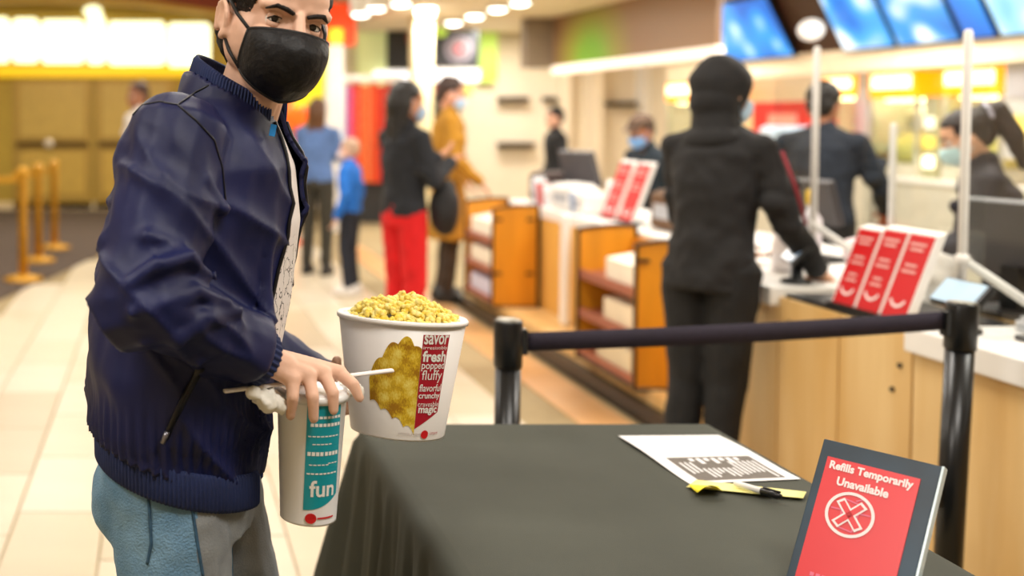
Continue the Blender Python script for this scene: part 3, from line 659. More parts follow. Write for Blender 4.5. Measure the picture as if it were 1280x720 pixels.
# ------------------------------------------------------------------ the man in the navy jacket (front)
MO = Vector((.06, 1.69, 0))
man = empty('person', MO, 0, 'man in navy bomber jacket, jeans and black mask holding popcorn and a cup', 'person')
F2 = (.94, -.342); Fv = Vector((.94, -.342, 0)); Lv = Vector((.342, .94, 0))
HMAN = Matrix.Translation((.176, 1.63, 1.592)) @ Matrix.Rotation(R(-73), 4, 'Z') @ Matrix.Rotation(R(4), 4, 'Y') @ Matrix.Rotation(R(-11), 4, 'X')
SKM = mat('skin man', '#edc0a6', .5, scale=25, var=.07, spec=.35, bump=.05, bscale=400)
shR = Vector((.02, 1.535, 1.405)); elR = PX(182, 370, 1.44); wrR = PX(322, 446, 1.55)
shL = Vector((.15, 1.87, 1.40)); elL = Vector((.12, 1.99, 1.06)); wrL = Vector((.313, 1.925, .945))
b = MB(); head_prims(b, HMAN, True)
b.caps(Vector((.112, 1.685, 1.38)), HMAN @ Vector((-.018, 0, -.055)), .06, .055)
b.caps(Vector((.135, 1.67, 1.42)), HMAN @ Vector((.02, 0, -.09)), .035, .03)
b.loft([(.03, 1.70, .82, .09, .14), (.03, 1.70, .95, .095, .145), (.05, 1.70, 1.1, .09, .14), (.075, 1.70, 1.25, .1, .15), (.085, 1.70, 1.36, .1, .155), (.1, 1.69, 1.43, .06, .09)], F=F2)
b.caps(shR, elR, .048, .04); b.caps(elR, wrR, .042, .029); b.caps(shL, elL, .048, .04); b.caps(elL, wrL, .042, .028)
# right hand over the lid of the cup: four fingers hooked over the near side, thumb on the far side
kn = [PX(366, 474, 1.535), PX(386, 470, 1.55), PX(405, 467, 1.572), PX(424, 466, 1.597)]
mid = [PX(366, 496, 1.522), PX(391, 496, 1.528), PX(416, 491, 1.545), PX(441, 480, 1.575)]
tip = [PX(363, 519, 1.532), PX(392, 523, 1.532), PX(417, 513, 1.545), PX(449, 497, 1.572)]
for i in range(4):
    b.caps(wrR+(kn[i]-wrR)*.12, kn[i], .022, .0135, 10)
    m2 = (mid[i]+tip[i])/2
    b.caps(kn[i], mid[i], .0118, .0105, 10); b.caps(mid[i], m2, .0103, .0095, 10); b.caps(m2, tip[i], .0095, .0082, 10)
b.caps(wrR, kn[1]*.5+wrR*.5, .028, .022)
th = [wrR+Vector((.02, .03, -.008)), PX(388, 484, 1.64), PX(402, 505, 1.66), PX(404, 522, 1.655)]
b.path(th, [.018, .0135, .0115, .009], 10)
# left hand under and behind the bucket
BKC = PX(498, 545, 1.80)
b.caps(wrL, Vector((.322, 1.885, .95)), .028, .026)
for i in range(4):
    z1 = .965-.017*i; bx0, by0 = .407, 1.80
    pts = [wrL*.5+Vector((.322, 1.885, z1))*.5]+[Vector((bx0+rr_*math.cos(R(g)), by0+rr_*math.sin(R(g)), z1-.004*k)) for k, (g, rr_) in enumerate(((132, .121-.003*i), (112, .118-.003*i), (95, .115-.003*i), (80, .112-.003*i)))]
    b.path(pts, [.018, .0125, .0105, .0095, .0082], 10)
b.path([Vector((.318, 1.88, .97)), Vector((.312, 1.85, 1.0)), Vector((.308, 1.815, 1.02))], [.016, .012, .009], 10)
for s in (-1, 1):
    hp = Vector((.035, 1.70, .9))+Lv*s*.09; kn_ = Vector((.10+s*.02, 1.68, .5))+Lv*s*.10; an = Vector((.06+s*.05, 1.68, .09))+Lv*s*.11
    b.caps(hp, kn_, .078, .056); b.caps(kn_, an, .052, .037); b.caps(an+Vector((-.02, 0, -.045)), an+Fv*.15+Vector((0, 0, -.055)), .033, .026)
blob('body', b, .0036, SKM, man, 3, off=MO)
# eyes, lids, brows
r3 = HMAN.to_3x3(); HP = lambda *p: HMAN @ Vector(p)-MO
for s in (-1, 1):
    ec = Vector((.0685, s*.0315, .0)); er = .0125
    o = MB().ell(HP(*ec), (er, er, er), r3, 28, 15).build('eye', mat('eye white', '#e8e2da', .25), man, True)
    gz = R(-14); ic = HP(ec.x+er*math.cos(gz)*.99, ec.y+er*math.sin(gz)*.99, .0008)
    MB().ell(ic, (.0016, .0056, .0058), r3 @ Matrix.Rotation(gz, 3, 'Z'), 18, 7).build('iris', mat('iris', '#1c120c', .2), o, True)
    for nm, sg_, E in (('upper_eyelid', 1, 17), ('lower_eyelid', -1, 19)):
        lb = MB(); na, ne = 16, 8; edge = []
        for jj in range(ne+1):
            for ii in range(na+1):
                t_ = -1+2*ii/na; az = R(66*t_); e0 = E*(1-abs(t_)**2.2)-2*sg_*(1 if t_*s > 0 else -1)*abs(t_)
                el_ = R(sg_*(e0+(80-e0)*jj/ne)); rr_ = er+.0009+.0030*math.sin(math.pi*min(1, jj/ne))
                p_ = HP(ec.x+rr_*math.cos(el_)*math.cos(az), ec.y+rr_*math.cos(el_)*math.sin(az), ec.z+rr_*math.sin(el_)); lb.v.append(p_)
                if jj == 0: edge.append(p_)
        for jj in range(ne):
            for ii in range(na): lb.f.append((jj*(na+1)+ii, jj*(na+1)+ii+1, (jj+1)*(na+1)+ii+1, (jj+1)*(na+1)+ii))
        lb.build(nm, SKM, man, True)
        MB().path(edge, .0010 if sg_ > 0 else .0005, 6).build('lashes', mat('brow', '#1a1310', .8), man, True)
    be = MB().tube([HP(.0935, s*.011, .0115), HP(.0945, s*.024, .0160), HP(.0895, s*.038, .0190), HP(.0775, s*.052, .0125)], [.0042, .0054, .0048, .0018], 8, .7)
    blob('eyebrow', be, .0012, MATS['brow'], man, 1, warp=lambda c, n: .0007*noise.noise(c*600))
make_mask(HMAN, man, mat('black mask cloth', '#101014', .55, scale=25, var=.35, bump=.35, bscale=60, spec=.35), mat('mask binding', '#08080a', .6), MO, True)
# hair
Hi = HMAN.inverted(); b = MB()
b.ell(HMAN @ Vector((-.018, 0, .055)), (.108, .0865, .09), r3); b.ell(HMAN @ Vector((-.055, 0, .0)), (.062, .076, .085), r3); b.ell(HMAN @ Vector((.04, 0, .1)), (.05, .06, .04), r3)
def mh(c):
    q = Hi @ (c+MO)
    if q.z > .082: return False
    if q.x > .008: return q.z < .0 or q.x > .04+(q.z-.01)*.75
    if q.x > -.03: return q.z < .018
    return q.z < -.075+max(0, q.x+.06)*1.2
blob('hair', b, .004, mat('dark brown hair', '#17110e', .5, scale=30, var=.5, stretch=(3, 3, 1), bump=.6, bscale=160), man, 2, trim=mh, solid=.004, off=MO, warp=lambda c, n: .003*noise.noise(c*60)+.002*noise.noise(c*150))
# tee shirt
TEE = mat('white printed tee', '#e9e3e0', .8, scale=6, var=.05)
nt = TEE.node_tree; bs_ = nt.nodes['Principled BSDF']; oldc = bs_.inputs['Base Color'].links[0].from_socket
tc = nt.nodes.new('ShaderNodeTexCoord'); wv = nt.nodes.new('ShaderNodeTexWave'); wv.inputs['Scale'].default_value = 22; wv.inputs['Distortion'].default_value = 14; wv.inputs['Detail'].default_value = 3; wv.inputs['Detail Scale'].default_value = 1.6
rp = nt.nodes.new('ShaderNodeValToRGB'); rp.color_ramp.elements[0].position = .02; rp.color_ramp.elements[1].position = .07; rp.color_ramp.elements[0].color = (.02, .02, .025, 1)
sp = nt.nodes.new('ShaderNodeSeparateXYZ'); mr = nt.nodes.new('ShaderNodeMapRange'); mr.inputs[1].default_value = 1.27; mr.inputs[2].default_value = 1.22
mr2 = nt.nodes.new('ShaderNodeMapRange'); mr2.inputs[1].default_value = 1.085; mr2.inputs[2].default_value = 1.11; ml = nt.nodes.new('ShaderNodeMath'); ml.operation = 'MULTIPLY'
mx = nt.nodes.new('ShaderNodeMix'); mx.data_type = 'RGBA'; mm2 = nt.nodes.new('ShaderNodeMix'); mm2.data_type = 'RGBA'; mm2.blend_type = 'MULTIPLY'
nt.links.new(tc.outputs['Object'], wv.inputs['Vector']); nt.links.new(wv.outputs['Fac'], rp.inputs[0]); nt.links.new(tc.outputs['Object'], sp.inputs[0])
nt.links.new(sp.outputs['Z'], mr.inputs[0]); nt.links.new(sp.outputs['Z'], mr2.inputs[0]); nt.links.new(mr.outputs[0], ml.inputs[0]); nt.links.new(mr2.outputs[0], ml.inputs[1])
nt.links.new(ml.outputs[0], mm2.inputs[0]); nt.links.new(oldc, mm2.inputs[6]); nt.links.new(rp.outputs[0], mm2.inputs[7]); nt.links.new(mm2.outputs[2], bs_.inputs['Base Color'])
b = MB(); b.loft([(.035, 1.70, .83, .112, .16), (.04, 1.70, .99, .122, .17), (.05, 1.70, 1.06, .142, .178), (.063, 1.70, 1.15, .147, .185), (.080, 1.70, 1.28, .146, .188), (.090, 1.70, 1.37, .126, .175), (.10, 1.69, 1.44, .085, .10), (.11, 1.685, 1.465, .07, .075)], F=F2)
blob('t_shirt', b, .006, TEE, man, 3, off=MO, warp=lambda c, n: .003*noise.noise(Vector((c.x*20, c.y*20, c.z*5))))
# jacket shell
def bf(c):
    """body frame of a point: (forward, left) from the leaning spine line"""
    z = c.z; x0 = .03+.06*min(1, max(0, (z-.9)/.5)); d = Vector((c.x+MO.x-x0, c.y+MO.y-1.70, 0)); return d.dot(Fv), d.dot(Lv)
NAVY = mat('navy nylon', '#161e50', .5, scale=5, col2='#10163c', bump=.12, bscale=700, spec=.35)
b = MB()
b.loft([(.034, 1.70, .80, .12, .172), (.036, 1.70, .90, .130, .185), (.034, 1.70, .965, .145, .2), (.04, 1.70, 1.06, .147, .203), (.055, 1.70, 1.17, .155, .205), (.075, 1.70, 1.29, .155, .21), (.083, 1.70, 1.37, .145, .205), (.092, 1.695, 1.43, .11, .15), (.105, 1.69, 1.475, .082, .095), (.115, 1.685, 1.52, .078, .082)], F=F2, seg=40)
b.caps(shR, elR, .082, .078, 16); b.caps(elR, PX(300, 432, 1.535), .074, .058, 16); b.caps(elR, wrR-(wrR-elR).normalized()*.005, .06, .042, 16)
b.caps(shL, elL, .08, .07, 16); b.caps(elL, wrL-(wrL-elL).normalized()*.01, .066, .045, 16)
b.ell(shR+Vector((-.01, .01, -.02)), (.085, .085, .075))
# cloth folds, as ridges on the sleeve and body
def ridge(uv, D, r):
    pts = [PX(u, v, d-.012) for (u, v), d in zip(uv, D)]; n = len(pts); r *= 1.1
    b.path(pts, [r*(.4+.6*math.sin(math.pi*(i+.5)/n)) for i in range(n)], 8)
ridge([(155, 232), (178, 255), (215, 290), (250, 318)], [1.50, 1.465, 1.452, 1.465], .016)
ridge([(142, 272), (140, 300), (150, 322)], [1.50, 1.475, 1.45], .02)
ridge([(150, 300), (185, 296), (225, 305)], [1.44, 1.415, 1.42], .014)
ridge([(165, 352), (200, 330), (235, 320), (262, 345)], [1.385, 1.385, 1.41, 1.455], .016)
ridge([(165, 392), (205, 378), (245, 362), (285, 378)], [1.375, 1.39, 1.42, 1.46], .014)
ridge([(180, 428), (220, 418), (262, 392), (300, 388)], [1.40, 1.41, 1.44, 1.475], .014)
ridge([(250, 450), (275, 430), (300, 405)], [1.46, 1.468, 1.48], .013)
ridge([(225, 190), (255, 225), (275, 262)], [1.475, 1.48, 1.50], .013)
ridge([(300, 190), (312, 270), (305, 350)], [1.575, 1.57, 1.57], .012)
ridge([(330, 200), (335, 300), (332, 400), (328, 520)], [1.585, 1.575, 1.57, 1.57], .012)
def opening(z):
    k = min(1, max(0, (1.45-z)/.35)); return -(.035+.04*k), .03+.075*k
def jtrim(c):
    f, l = bf(c)
    if c.z < .905-.28*f-.12*l: return abs(l) < .26 and c.z < 1.02
    ln_, lf_ = opening(c.z)
    if f > .04 and ln_ < l < lf_ and c.z > 1.035: return True
    return c.z > 1.51-.5*f and abs(l) < .14
def jwarp(c, n):
    q = Vector((c.x*14, c.y*14, c.z*8)); d = .004*noise.noise(q)+.003*noise.noise(q*2.3)
    w2 = Vector(((c.x-c.z)*2.6, c.y*4, (c.x+c.z)*11)); d += .011*((1-abs(noise.noise(w2+Vector((3, 1, 7)))))**5-.35)*min(1, max(0, (1.47-c.z)/.1))
    if c.z < 1.05: d += .004*math.sin(70*(math.atan2(c.y, c.x)))*max(0, 1-abs(c.z-.95)/.08)
    return d
jk = blob('jacket', b, .0055, NAVY, man, 3, trim=jtrim, solid=.007, off=MO, warp=jwarp, lap=.45)
# hem rib, collar rib, cuff
def rib_band(name, ring, height, thick, parent, m, n, dirs=None):
    """ring: list of (point, outward); ribbed strip of given height along the body"""
    bb = MB(); rows = []
    for zf, o_ in ((0, .0), (.1, thick), (.5, thick*1.15), (.9, thick), (1, 0)):
        rows.append([p+up*(height*zf)+out*(o_+.0013*math.sin(k*math.pi/3)) for k, (p, out, up) in enumerate(ring)])
    kk = len(ring); bb.v = [tuple(p) for r in rows for p in r]
    for j in range(4):
        for i in range(kk-1): bb.f.append((j*kk+i, j*kk+i+1, (j+1)*kk+i+1, (j+1)*kk+i))
    o = bb.build(name, m, parent, True); md = o.modifiers.new('t', 'SOLIDIFY'); md.thickness = .006; md.offset = -1; return o
RIB = mat('navy rib knit', '#1b2a58', .8, scale=40, var=.2)
ring = []
for k in range(721):
    a = R(40+315*k/720); f, l = .131*math.cos(a), .187*math.sin(a)
    out = (Fv*math.cos(a)*1.0+Lv*math.sin(a)*.8).normalized()
    p = Vector((.036, 1.70, 0))+Fv*f+Lv*l; p.z = .862-.28*f-.12*l
    ring.append((p-MO, out, Vector((0, 0, 1))))
rib_band('hem_rib', ring, .058, .004, jk, RIB, 240)
ring = []
for k in range(481):
    a = R(40+280*k/480); f, l = .080*math.cos(a), .084*math.sin(a)
    p = Vector((.124, 1.684, 0))+Fv*f+Lv*l; p.z = 1.458-.55*f
    out = (Fv*math.cos(a)+Lv*math.sin(a)).normalized()
    ring.append((p-MO, out, (Vector((0, 0, 1))-out*.12+Fv*.18).normalized()))
rib_band('collar_rib', ring, .05, .004, jk, RIB, 120)
ax = (wrR-elR).normalized(); u1 = ax.cross(Vector((0, 0, 1))).normalized(); u2 = ax.cross(u1)
ring = [(wrR-ax*.035+(u1*math.cos(R(k*2))+u2*math.sin(R(k*2)))*.041-MO, u1*math.cos(R(k*2))+u2*math.sin(R(k*2)), ax) for k in range(181)]
rib_band('cuff_rib', ring, .045, .003, jk, RIB, 72)
# zip, pocket and seams
ZIP = mat('zip tape', '#0c0e18', .4, scale=300, var=.5)
def surf_line(name, pts, r, m, flat=1.0, parent=jk):
    return MB().tube([Vector(p)-MO for p in pts], r, 8, flat).build(name, m, parent, True)
from mathutils.bvhtree import BVHTree
def bvh_of(o): return BVHTree.FromPolygons([tuple(v.co+MO) for v in o.data.vertices], [tuple(p.vertices) for p in o.data.polygons])
def snap(tree, uv, lift=.0015):
    out = []
    for u, v in uv:
        d = (PX(u, v, 2.0)-Vector((0, 0, HC))).normalized(); h = tree.ray_cast(Vector((0, 0, HC)), d)
        if h[0] is not None: out.append(h[0]-d*lift)
    return out
def dense(uv, n=6): return [(uv[i][0]+(uv[i+1][0]-uv[i][0])*k/n, uv[i][1]+(uv[i+1][1]-uv[i][1])*k/n) for i in range(len(uv)-1) for k in range(n)]+[uv[-1]]
JT = bvh_of(jk)
def front_edge(sd):
    pts = []
    for z in [1.44-.025*i for i in range(17)]:
        l = opening(z)[0]-.006 if sd < 0 else opening(z)[1]+.006
        x0 = .03+.06*min(1, max(0, (z-.9)/.5)); h = JT.ray_cast(Vector((x0, 1.70, z))+Lv*l+Fv*.5, -Fv)
        if h[0] is not None and (h[0]-Vector((x0, 1.70, z))).dot(Fv) > .05: pts.append(h[0]+Fv*.001)
    return pts
for sd in (-1, 1): surf_line('zip_tape', front_edge(sd), .0036, ZIP)
surf_line('pocket_zip', snap(JT, dense([(250, 462), (232, 495), (216, 528), (207, 548)])), .007, ZIP, .5)
surf_line('zip_pull', snap(JT, [(209, 540), (206, 547), (203, 554)], .006), .004, mat('zip steel', '#8a8890', .3, .8))
surf_line('shoulder_seam', snap(JT, dense([(268, 103), (245, 115), (222, 131), (200, 127), (178, 131), (160, 150)]), .0005), .0016, ZIP)
surf_line('armhole_seam', snap(JT, dense([(222, 131), (245, 150), (268, 175), (278, 210), (282, 250)]), .0005), .0016, ZIP)
bt = surf_line('bracelet', [wrR+ax*.006+(u1*math.cos(R(k*15))+u2*math.sin(R(k*15)))*.036 for k in range(25)], .0035, mat('gold bracelet', '#e8c060', .25, .8), 1.0, man)
tg = MB().box(-.0045, .0045, -.002, .002, -.009, .009).build('neck_tag', mat('blue tag', '#1f8fe0', .5), man); tg.location = PX(341, 163, 1.588)-MO; tg.rotation_euler = (R(-10), R(12), 0)
# jeans
JEAN = mat('washed denim', '#7fa6c4', .85, scale=9, col2='#567f9f', bump=.4, bscale=300)
GJ = mat('grey denim', '#9ba1a4', .85, scale=7, col2='#7c8083', bump=.2, bscale=300)
b = MB(); b.loft([(.035, 1.70, .78, .115, .17), (.03, 1.70, .86, .122, .178), (.03, 1.70, .96, .12, .175)], F=F2)
for s in (-1, 1):
    hp = Vector((.04, 1.70, .84))+Lv*s*.085; kn_ = Vector((.10+s*.02, 1.68, .5))+Lv*s*.10; an = Vector((.06+s*.05, 1.68, .12))+Lv*s*.11
    b.caps(hp, kn_, .105, .082, 16); b.caps(kn_, an, .08, .066, 16)
b.ell(Vector((-.035, 1.665, .84)), (.08, .1, .09))
jn = blob('jeans', b, .006, JEAN, man, 4, off=MO, warp=lambda c, n: .004*noise.noise(Vector((c.x*10, c.y*10, c.z*18)))+.002*noise.noise(c*40))
SEAM = mat('denim seam', '#3a5f7c', .9, scale=90, var=.4)
jn.data.materials.append(GJ)      # faces ahead of the side seam take the grey denim
for p in jn.data.polygons:
    f, l = bf(p.center)
    if f > .082+.06*(.8-p.center.z): p.material_index = 1
NT = bvh_of(jn)
for nm, uv in (('side_seam', [(238, 605), (241, 640), (247, 680), (254, 722)]), ('pocket_edge', [(147, 598), (164, 607), (184, 608)]), ('pocket_edge', [(184, 608), (187, 640), (189, 680), (184, 705)])):
    pts = snap(NT, dense(uv), .0005)
    if len(pts) > 3: surf_line(nm, pts, .0026, SEAM, parent=jn)
for s in (-1, 1):
    an = Vector((.06+s*.05, 1.68, .0))+Lv*s*.11; b = MB(); c_ = an+Fv*.05
    b.loft([(c_.x, c_.y, 0, .15, .052), (c_.x, c_.y, .03, .152, .054), (c_.x, c_.y, .065, .13, .047), (an.x, an.y, .12, .07, .048)], F=F2)
    b.build('shoe', mat('shoe #e8e8e8', '#e8e8e8', .5), man, True, off=MO)
# ------------------------------------------------------------------ cup, napkin, straw
cup = empty('paper_cup', PX(385, 645, 1.60), 0, 'tall white paper cup with teal band in the man\'s right hand', 'cup')
CO = cup.location.copy(); CH = .192; r0, r1 = .0435, .0535
cup.rotation_euler = (0, R(1.5), 0)
crad = lambda z: r0+(r1-r0)*z/CH
MB().lathe([(r0-.003, .004), (r0, 0), (r0, .003), (r1, CH), (r1+.002, CH+.002), (r1-.002, CH+.003), (r0-.002, .008), (0, .008)], 64).build('cup_wall', mat('cup paper', '#fafcff', .35, scale=5, var=.03), cup, True)
MB().lathe([(r1+.004, CH-.003), (r1+.005, CH+.006), (r1-.002, CH+.012), (r1-.008, CH+.009), (0.0, CH+.010)], 48).build('lid', mat('frosted lid', '#f3f6f7', .25, var=.03), cup, True)
def on_cup(x, z, e=.0006):          # x metres along the circumference from the middle of the band, z height
    r = crad(z)+e; a = R(-90+4)+x/r; return (r*math.cos(a), r*math.sin(a), z)
def wrap_grid(name, x0, x1, zlo, zhi, fn, m, parent, nx=24, nz=12):
    b = MB()
    for j in range(nz+1):
        for i in range(nx+1):
            x = x0+(x1-x0)*i/nx; a, c = zlo(i/nx), zhi(i/nx); b.v.append(fn(x, a+(c-a)*j/nz))
    for j in range(nz):
        for i in range(nx): b.f.append((j*(nx+1)+i, j*(nx+1)+i+1, (j+1)*(nx+1)+i+1, (j+1)*(nx+1)+i))
    return b.build(name, m, parent, True)
TEAL = mat('teal print', '#12a0b0', .4, scale=6, var=.12)
bd = wrap_grid('teal_band', -.018, .040, lambda t: .026+.022*t*t, lambda t: CH-.004, on_cup, TEAL, cup)
WPR = mat('white print', '#f6f6f2', .5, var=.02)
def cup_text(s, x, z, wdt, hgt, bold=0):
    v, f, hh = fit_text(s, wdt, hgt, bold); mapped('lettering', v, f, lambda a, c: on_cup(x+a, z+c, .0014), WPR, cup)
cup_text('fun', .011, .047, .042, .026, .002)
for z, xa, xb, h_ in ((.082, -.015, .036, .0022), (.096, -.012, .014, .0016), (.098, .018, .036, .0016), (.111, -.015, .008, .006), (.111, .012, .037, .006), (.128, -.008, .02, .0016), (.140, -.015, .036, .0018), (.156, -.012, .036, .005), (.168, -.012, .036, .004)):
    for q_ in range(int((xb-xa)/.0065)+1):      # rows of tiny print, too blurred to read
        wrap_grid('print_line', xa+q_*.0065, xa+q_*.0065+.005, lambda t, z=z: z, lambda t, z=z, h_=h_: z+h_, lambda x, z: on_cup(x, z, .0012), WPR, cup, 2, 1)
b = MB(); b.prism([(.008*math.cos(k*.3142), .008*math.sin(k*.3142)) for k in range(20)], 0, .0004, 'z')
dot = b.mesh('logo_dot')
for v in dot.vertices: v.co = Vector(on_cup(-.006+v.co.x*1.1, .0135+v.co.y, .0012+v.co.z))
link('logo_dot', dot, RED, cup)
wrap_grid('logo_line', .004, .034, lambda t: .0122, lambda t: .0148, lambda x, z: on_cup(x, z, .0012), RED, cup, 8, 1)
NAP = mat('white napkin', '#f2f0e6', .9, scale=8, var=.05)
def crumple(name, pts, label):
    b = MB()
    for p, r in pts: b.ell(p, (r[0], r[1], r[2]))
    me_o = blob(name, b, .0035, NAP, None, 2, off=pts[0][0], warp=lambda c, n: .009*noise.noise(c*45)+.005*noise.noise(c*110)); me_o.location = pts[0][0]
    return tag(me_o, label, 'napkin')
crumple('napkin', [(PX(334, 499, 1.535), (.022, .022, .017)), (PX(350, 503, 1.54), (.018, .020, .013)), (PX(320, 491, 1.53), (.013, .015, .008))], 'crumpled white napkin bunched on the left of the cup lid')
crumple('napkin', [(PX(433, 484, 1.63), (.020, .02, .011)), (PX(446, 484, 1.63), (.012, .016, .013))], 'white folded napkin sticking out right of the cup lid')
sa, sb = PX(281, 489, 1.508), PX(490, 463, 1.645)
st = MB().tube([sa, sa*.97+sb*.03, sa*.5+sb*.5, sb*.98+sa*.02, sb], [.0055, .0055, .005, .006, .006], 10, .55).build('straw', mat('straw paper', '#f4efec', .7, scale=30, var=.06), None, True)
tag(st, 'paper wrapped drinking straw lying across the cup lid', 'straw')
# ------------------------------------------------------------------ popcorn bucket
bk = empty('popcorn_bucket', PX(496, 538, 1.80), 0, 'white popcorn bucket with red word stripe held by the man', 'bucket')
BH = .196; br0, br1 = .080, .109; bk.rotation_euler = (R(-4), R(3), 0)
brad = lambda z: br0+(br1-br0)*z/BH
PAPER = mat('bucket paper', '#f0eeec', .4, scale=4, var=.03)
bw = MB().lathe([(br0-.004, .006), (br0, 0), (br0+.0005, .003), (br1, BH), (br1-.003, BH+.001), (br0-.003, .012), (0, .012)], 96).build('bucket_wall', PAPER, bk, True)
MB().lathe([(br1-.003, BH+.002), (br1+.003, BH-.003), (br1+.004, BH+.002), (br1+.001, BH+.006), (br1-.003, BH+.004)], 72).build('rolled_rim', PAPER, bk, True)
A0 = -90-7     # middle of the print faces the viewer
def on_bk(x, z, e=.0006):
    r = brad(z)+e; a = R(A0)+x/.095; return (r*math.cos(a), r*math.sin(a), z)
CRIM = mat('crimson print', '#b3142c', .45, scale=6, var=.06)
wrap_grid('red_stripe', .022, .068, lambda t: .022+.028*t, lambda t: BH-.014, on_bk, CRIM, bk, 12, 12)
zz = BH-.030
for s_, h_, b_ in (('savor', .016, .002), ('irresistibly', .0075, 0), ('fresh', .019, .003), ('popped', .0165, .001), ('fluffy', .022, 0), ('flavorful', .0125, .001), ('crunchy', .0135, .002), ('craveable', .0085, 0), ('magic', .0165, .003)):
    v, f, hh = fit_text(s_, .042 if s_ not in ('fluffy', 'magic') else .038, h_, b_)
    mapped('lettering', v, f, lambda a, c, z=zz: on_bk(.0445+a, z+c, .0016), WPR, bk); zz -= {'savor': .0100, 'irresistibly': .0195, 'fresh': .0158, 'popped': .0200, 'fluffy': .0145, 'flavorful': .0150, 'crunchy': .0108, 'craveable': .0148}.get(s_, .02)
# printed heap of popcorn left of the stripe
PRP = bpy.data.materials.new('printed popcorn'); PRP.use_nodes = True; nt = PRP.node_tree; bs_ = nt.nodes['Principled BSDF']; bs_.inputs['Roughness'].default_value = .45
tc = nt.nodes.new('ShaderNodeTexCoord'); nz = nt.nodes.new('ShaderNodeTexNoise'); nz.inputs['Scale'].default_value = 30; nz.inputs['Detail'].default_value = 2
ad = nt.nodes.new('ShaderNodeMixRGB'); ad.blend_type = 'ADD'; ad.inputs[0].default_value = .02; vo = nt.nodes.new('ShaderNodeTexVoronoi'); vo.inputs['Scale'].default_value = 48; vo.feature = 'F1'
rp = nt.nodes.new('ShaderNodeValToRGB'); e = rp.color_ramp.elements; e[0].position = .05; e[0].color = lin('#f8e97c'); e[1].position = .8; e[1].color = lin('#a8780c'); q = e.new(.48); q.color = lin('#e0bd2a')
nt.links.new(tc.outputs['Object'], ad.inputs[1]); nt.links.new(nz.outputs['Color'], ad.inputs[2]); nt.links.new(ad.outputs[0], vo.inputs['Vector']); nt.links.new(vo.outputs['Distance'], rp.inputs[0]); nt.links.new(rp.outputs[0], bs_.inputs['Base Color'])
def bump_edge(t, base, amp, n): return base+amp*abs(math.sin(t*math.pi*n))
wrap_grid('printed_popcorn', -.062, .0215, lambda t: bump_edge(t, .062-.05*t, .008, 4), lambda t: bump_edge(t, .100+.068*math.sin(min(1, t*1.35)*math.pi/2)-.02*max(0, t-.8)*5, .010, 3.5), lambda x, z: on_bk(x, z, .0008), PRP, bk, 56, 10)
b = MB(); b.prism([(.008*math.cos(k*.3142), .008*math.sin(k*.3142)) for k in range(20)], 0, .0004, 'z'); dot = b.mesh('logo_dot')
for v in dot.vertices: v.co = Vector(on_bk(.044+v.co.x, .0125+v.co.y*.9, .0012+v.co.z))
link('logo_dot', dot, RED, bk)
for s_, x, wd, mm in (('perfectly popped', .013, .042, mat('grey print', '#b9a79c', .6)), ('company', .065, .022, mat('dull red print 2', '#c05a58', .6))):
    v, f, hh = fit_text(s_, wd, .0055); mapped('lettering', v, f, lambda a, c, x=x: on_bk(x+a, .0105+c, .0022), mm, bk)
# popcorn: nobody could count it
rnd = random.Random(3); b = MB()
def kernel(c, s):
    n = rnd.randint(3, 5)
    for i in range(n):
        d = Vector((rnd.uniform(-1, 1), rnd.uniform(-1, 1), rnd.uniform(-.6, 1))).normalized()*s*.55
        r = s*rnd.uniform(.42, .68); b.ell(c+d, (r, r*rnd.uniform(.75, 1), r*rnd.uniform(.75, 1)), Euler((rnd.uniform(0, 3), rnd.uniform(0, 3), 0)).to_matrix(), 7, 4)
for i in range(620):
    r = math.sqrt(rnd.random())*(br1-.013); a = rnd.uniform(0, 6.283)
    dome = BH-.008+.044*(1-(r/br1)**2)+.012*noise.noise(Vector((r*math.cos(a)*25, r*math.sin(a)*25, 3)))
    kernel(Vector((r*math.cos(a), r*math.sin(a), dome-rnd.uniform(0, .012))), rnd.uniform(.0065, .0098))
b.lathe([(0.0, BH+.005), (br1*.6, BH-.004), (br1-.006, BH-.02)], 24)
pc = b.build('popcorn', mat('buttered popcorn', '#fff2a4', .6, scale=90, col2='#fbdc48', spec=.4), None, True); pc.location = bk.location; pc.rotation_euler = bk.rotation_euler
tag(pc, 'heap of yellow buttered popcorn filling the bucket', 'popcorn', kind='stuff')
# ------------------------------------------------------------------ black covered table
TX0, TX1, TY0, TY1, TZ = .452, 1.255, .55, 2.365, .742
CLOTH = mat('black table linen', '#4d4f47', .85, scale=3, var=.18, bump=.25, bscale=900, spec=.25)
tb = empty('folding_table', (.85, 1.45, 0), 0, 'folding table hidden under the black cloth', 'table')
MB().box(TX0+.02-.85, TX1-.02-.85, TY0+.02-1.45, TY1-.02-1.45, .70, TZ-.004).build('table_top', mat('grey table top', '#8c8a86', .5), tb, bevel=.01)
for sx in (-1, 1):
    for sy in (-1, 1): MB().tube([(sx*.3, sy*.75, .70), (sx*.3, sy*.78, 0)], .014, 10).build('leg', mat('grey steel leg', '#6c6c6e', .4, .6), tb, True)
b = MB(); NP = 400; rows = []
per = []
cr = .035
def rect_pt(t):
    W, H = TX1-TX0, TY1-TY0; P_ = 2*(W+H); d = t*P_
    if d < W: return Vector((TX0+d, TY0, 0)), Vector((0, -1, 0)), min(d, W-d)
    d -= W
    if d < H: return Vector((TX1, TY0+d, 0)), Vector((1, 0, 0)), min(d, H-d)
    d -= H
    if d < W: return Vector((TX1-d, TY1, 0)), Vector((0, 1, 0)), min(d, W-d)
    d -= W
    return Vector((TX0, TY1-d, 0)), Vector((-1, 0, 0)), min(d, H-d)
cen_ = Vector(((TX0+TX1)/2, (TY0+TY1)/2, 0))
